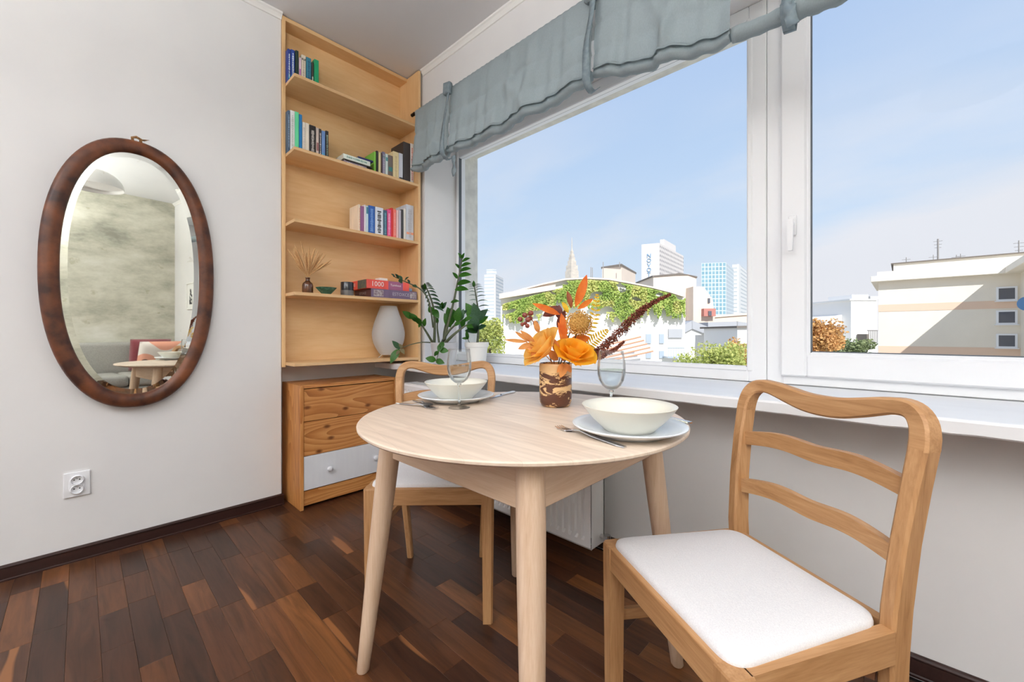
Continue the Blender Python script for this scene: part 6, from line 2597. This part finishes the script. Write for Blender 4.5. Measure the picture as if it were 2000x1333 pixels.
GLASS_T = M_grid('blue_glass_facade', (116, 152, 166), (134, 166, 178), (196, 210, 214), 3.6, 4.4, 0.5, 0.3)
GLASS_T2 = M_grid('grey_glass_facade', (130, 152, 164), (146, 164, 174), (196, 206, 210), 2.6, 4.4, 0.6, 0.3, 'YZ')
cc, ll, rt = Vector(FPt(1418, 450)), Vector(FPt(1370, 455)), Vector(FPt(1433, 500))
xax = (cc - ll).normalized()
gt = thing('glass_tower', 'blue glass office tower right of the white high-rise', 'building', (cc.x, cc.y, GZ), math.atan2(xax.y, xax.x))
bm = B()
prism(bm, [tuple(cc), tuple(rt), tuple(ll + rt - cc), tuple(ll)], GZ, ZAT(513, 450))
o = wpart(bm, 'tower_body', [GLASS_T, GLASS_T2], gt)
for p in o.data.polygons:
    if p.normal.x > 0.8:
        p.material_index = 1
cc, ll, rt = Vector(FPt(1443, 520)), Vector(FPt(1430, 522)), Vector(FPt(1460, 580))
pt = thing('pale_tower', 'pale striped tower half hidden by the window mullion', 'building', (cc.x, cc.y, GZ))
bm = B()
prism(bm, [tuple(cc), tuple(rt), tuple(ll + rt - cc), tuple(ll)], GZ, ZAT(516, 520))
wpart(bm, 'tower_body', M_grid('pale_striped_facade', (164, 172, 176), (170, 176, 180), (206, 206, 204), 60, 5.0, 1.8), pt)
cc, ll, rt = Vector(FPt(968, 520)), Vector(FPt(946, 524)), Vector(FPt(983, 560))
lt = thing('residential_tower', 'pale banded high-rise at the left edge of the view', 'building', (cc.x, cc.y, GZ))
LT_M = M_grid('banded_balcony_facade', (162, 174, 184), (172, 182, 190), (210, 210, 210), 70, 4.4, 1.6)
bm = B()
prism(bm, [tuple(cc), tuple(rt), tuple(ll + rt - cc), tuple(ll)], GZ, ZAT(536, 520))
q = [(cc * 0.75 + ll * 0.25), (cc * 0.9 + rt * 0.1), (ll * 0.5 + rt * 0.5), (ll * 0.8 + cc * 0.2)]
prism(bm, [tuple(v) for v in q], ZAT(536, 520), ZAT(526, 520))
wpart(bm, 'tower_body', LT_M, lt)

sp0 = FPt(1117, 900)
SPIRE = M_plain('sandstone_tower', (206, 196, 182), 0.8, rgb2=(186, 178, 168), scale=(0.1, 0.1, 0.2))
st = thing('spire_tower', 'distant stepped stone tower with a tall spire', 'building', (sp0[0], sp0[1], GZ))
bm = B()
k9 = 900 / FPX
for (hw, y0, y1) in ((11.0, 760, 530), (9.5, 530, 519), (7.0, 519, 510), (5.2, 510, 503), (4.0, 503, 497), (2.6, 497, 491)):
    lathe(bm, [(0, ZAT(y0, 900) - GZ), (hw * k9 * 1.2, ZAT(y0, 900) - GZ), (hw * k9 * 1.2, ZAT(y1, 900) - GZ), (0, ZAT(y1, 900) - GZ)], 4)
lathe(bm, [(2.4 * k9, ZAT(491, 900) - GZ), (1.0 * k9, ZAT(486, 900) - GZ), (0.45 * k9, ZAT(465, 900) - GZ), (0, ZAT(464, 900) - GZ)], 8)
bm.transform(Matrix.Rotation(0.5, 4, 'Z'))
finish(bm, 'tower_body', SPIRE, st)

# --- trees
TREE_Y = M_plain('yellow_green_foliage', (206, 206, 126), 0.8, rgb2=(164, 178, 94), scale=(1.2, 1.2, 1.2), trans=0.25)
TREE_O = M_plain('orange_autumn_foliage', (224, 176, 116), 0.8, rgb2=(204, 160, 96), scale=(1.2, 1.2, 1.2), trans=0.25)
TREE_G = M_plain('dull_green_foliage', (142, 152, 106), 0.8, rgb2=(116, 132, 88), scale=(1.2, 1.2, 1.2), trans=0.2)
BARK = M_plain('tree_bark', (96, 78, 62), 0.95, rgb2=(72, 58, 46), scale=(6, 6, 2))


def tree(label, px, py, d, rx, rz, mat, n_, seed):
    """crown centre at the pixel, d metres off; rx, rz its half-width and half-height in metres"""
    q = random.Random(seed)
    c = P(px, py, d)
    t_ = thing('tree', label, 'tree', (c.x, c.y, GZ), 0, 'trees below the window')
    bm = B()
    tube(bm, [(c.x, c.y, GZ), (c.x + 0.1, c.y, (GZ + c.z) / 2), (c.x, c.y, c.z)], [0.3, 0.22, 0.08], 8)
    wpart(bm, 'trunk', BARK, t_, smooth=True)
    bm = B()
    lumps = [(Vector((q.uniform(-0.65, 0.65), q.uniform(-0.65, 0.65), q.uniform(-0.6, 0.6))), q.uniform(0.28, 0.5)) for _ in range(14)]
    for k in range(n_):
        lc, lr = q.choice(lumps)
        dv = Vector((q.gauss(0, 1), q.gauss(0, 1), q.gauss(0, 1))).normalized() * lr * q.random() ** 0.4
        v = lc + dv
        leaf_cloud(bm, c + Vector((v.x * rx, v.y * rx, v.z * rz)), q.uniform(0.06, 0.13), Vector((0, 0, 0.5)))
    wpart(bm, 'foliage', mat, t_, kind='stuff', recalc=False)


tree('yellow-green tree crown under the glass tower', 1392, 705, 30, 2.4, 1.9, TREE_Y, 6000, 2)
tree('orange tinted tree crown beside the window mullion', 1452, 700, 36, 1.7, 1.9, TREE_O, 3500, 3)
tree('orange autumn tree at the left of the right window', 1598, 672, 28, 1.55, 1.9, TREE_O, 5500, 4)
tree('dull green tree in front of the white house', 1655, 690, 32.5, 2.0, 1.45, TREE_G, 4500, 5)
tree('pale yellow-green tree behind the potted plants', 957, 665, 33, 1.4, 2.2, TREE_Y, 3500, 6)
